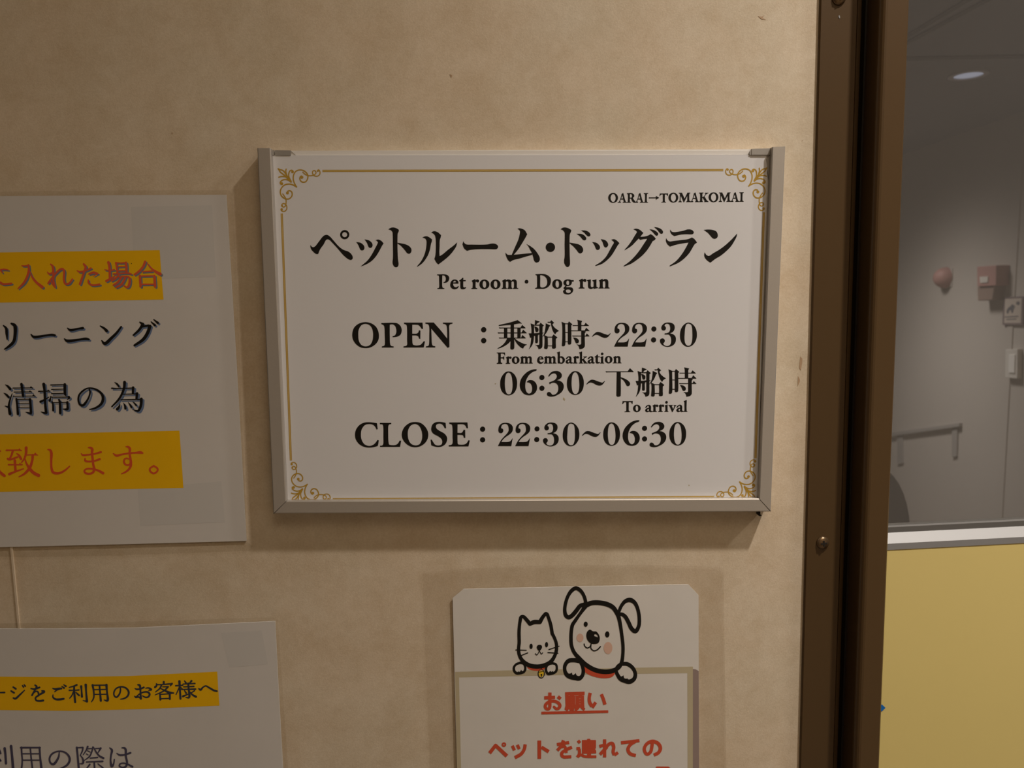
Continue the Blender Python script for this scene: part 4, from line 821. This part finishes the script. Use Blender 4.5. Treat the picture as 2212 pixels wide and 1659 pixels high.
q.stroke("1140,1235,66 1040,1218,66 955,1228,63.8 905,1290,55 900,1370,52.8 930,1435,63.8 990,1470,66 1060,1480,72.6 1115,1488,68.2 1160,1450,55 1175,1380,52.8 1160,1300,52.8 1130,1235,55|1740,1275,55 1830,1275,61.6 1910,1330,57.2 1952,1420,55 1935,1495,61.6 1870,1538,68.2 1800,1525,68.2 1735,1500,61.6 1690,1440,55 1666,1370,50.6 1690,1310,50.6 1740,1275,55", Pc)
q.poly("950,1420! 985,1415! 1008,1400! 1012,1430 1025,1438 1040,1430 1063,1408! 1075,1440 1100,1456 1135,1450! 1130,1495! 1000,1490!|1715,1455! 1750,1460! 1775,1442! 1783,1475 1795,1495 1812,1498! 1832,1486! 1848,1508 1870,1510 1895,1500! 1900,1545! 1760,1530!", Pc)
q.poly("o1212,680,30,39|o1533,832,33,46|1220,850 1235,790 1275,760 1320,785 1370,790 1410,840 1422,900 1400,960 1350,975 1290,968 1240,920;1340,835 1365,830 1390,855 1388,880! 1370,865 1345,860", Pc)
q.stroke("1188,975,16.5 1200,1010,16.5 1235,1035,16.5 1275,1015,16.5 1292,978,16.5|1292,978,16.5 1290,1040,17.6 1330,1075,17.6 1380,1065,18.7 1432,1015,18.7", Pc)
q.build('dog_drawing', M['ink'], po, WALL, pz+0.00018, 'black line drawing of a dog')
q = Print(); q.poly("512,1385 545,1375 580,1380 580,1440 560,1466 530,1462 514,1440", Pc); q.build('drawn_bell', M['bell'], po, WALL, pz+0.00016, 'yellow bell of the drawn cat')
q = Print()
q.stroke("1487,160,74 1487,300,72 1487,470,72|1365,278,74 1600,262,66|1660,248,70 1722,300,72", Pz, cap=False)
q.stroke("1487,440,66 1478,500,66 1440,522,66 1395,495,66 1388,440,68 1430,385,68 1510,350,66 1600,352,66 1680,395,70 1705,450,72 1680,500,68 1630,515,60 1575,470,50", Pz)
q.stroke("1268,90,38 1257,150,38 1262,200,40 1290,248,42!|1292,262,38 1332,200,38|1398,105,38 1420,160,38 1440,226,40|698,325,31 1478,308,31", Pt, cap=False)
q.poly("975,82! 1203,75! 1202,112! 1196,124! 1200,262! 1212,275! 1195,300! 1165,278! 1150,258! 1135,280! 1110,300! 1088,300! 1082,262! 1078,300! 1032,300! 1020,278! 1008,300! 992,300! 968,282! 980,240!", Pt)
q.stroke("95,792,42 165,702,40! 297,826,44|360,705,36 386,760,34|418,695,36 442,745,34|510,690,38 502,740,38 465,800,40 390,845,40|675,645,44 675,858,42|700,722,38 785,776,42|880,692,36 1022,668,36|957,643,40 935,700,38 885,762,38|930,722,30 970,715,34 992,790,30|1055,722,38 985,755,38 935,795,38 948,832,38 1048,834,36", Pt, cap=False)
q.poly("o262,693,27;o262,693,8", Pt)
q.stroke("1125,645,36 1150,675,34|1108,740,36 1150,738,34|1140,740,36 1142,800,36 1118,840,36|1125,832,34 1160,812,32 1200,830,32 1340,834,32", Pt, cap=False)
q.poly("1172,640! 1230,638! 1235,625! 1268,625! 1270,638! 1335,640! 1335,735! 1325,745! 1338,765! 1338,795! 1172,800!|1170,798! 1178,798! 1178,825! 1170,825!|1232,798! 1278,798! 1278,825! 1232,825!", Pt)
q.stroke("1436,632,38 1436,842,38|1375,714,36 1445,694,34|1462,722,40 1382,808,38|1440,745,38 1490,685,38 1525,680,40 1542,720,40 1535,780,38 1550,815,36!|1550,815,36 1592,785,36|1627,672,38 1842,646,36|1800,652,38 1730,700,38 1708,755,40 1735,800,40 1800,820,38", Pt, cap=False)
q.stroke("1995,660,38 1970,780,38 1928,805,36 1898,750,38 1922,690,38 1990,655,42 2060,680,42 2086,735,42 2065,785,40 2010,815,38", Pt, cap=False)
q.poly("1688,165! 1700,162! 1860,163! 1885,185! 1885,330! 1688,330!|1560,200! 1600,200! 1600,330! 1560,330!", (1150,1630,6.32))
q.build('lettering', M['posterred'], po, WALL, pz+0.00018, 'red gothic lettering')
q = Print()
q.poly("1080,119! 1130,118! 1130,122! 1080,123!|1176,118! 1200,117! 1200,121! 1176,122!|1093,130! 1096,130! 1096,225! 1093,225!|1138,155! 1158,155! 1158,158! 1138,158!|1138,187! 1158,187! 1158,190! 1138,190!|1138,217! 1158,217! 1158,220! 1138,220!|1016,120! 1030,119! 1030,122! 1016,123!", Pt)
q.build('lettering_gap', M['pink'], po, WALL, pz+0.00022, 'pale gaps in the crowded character')
print('done', len(bpy.data.objects))
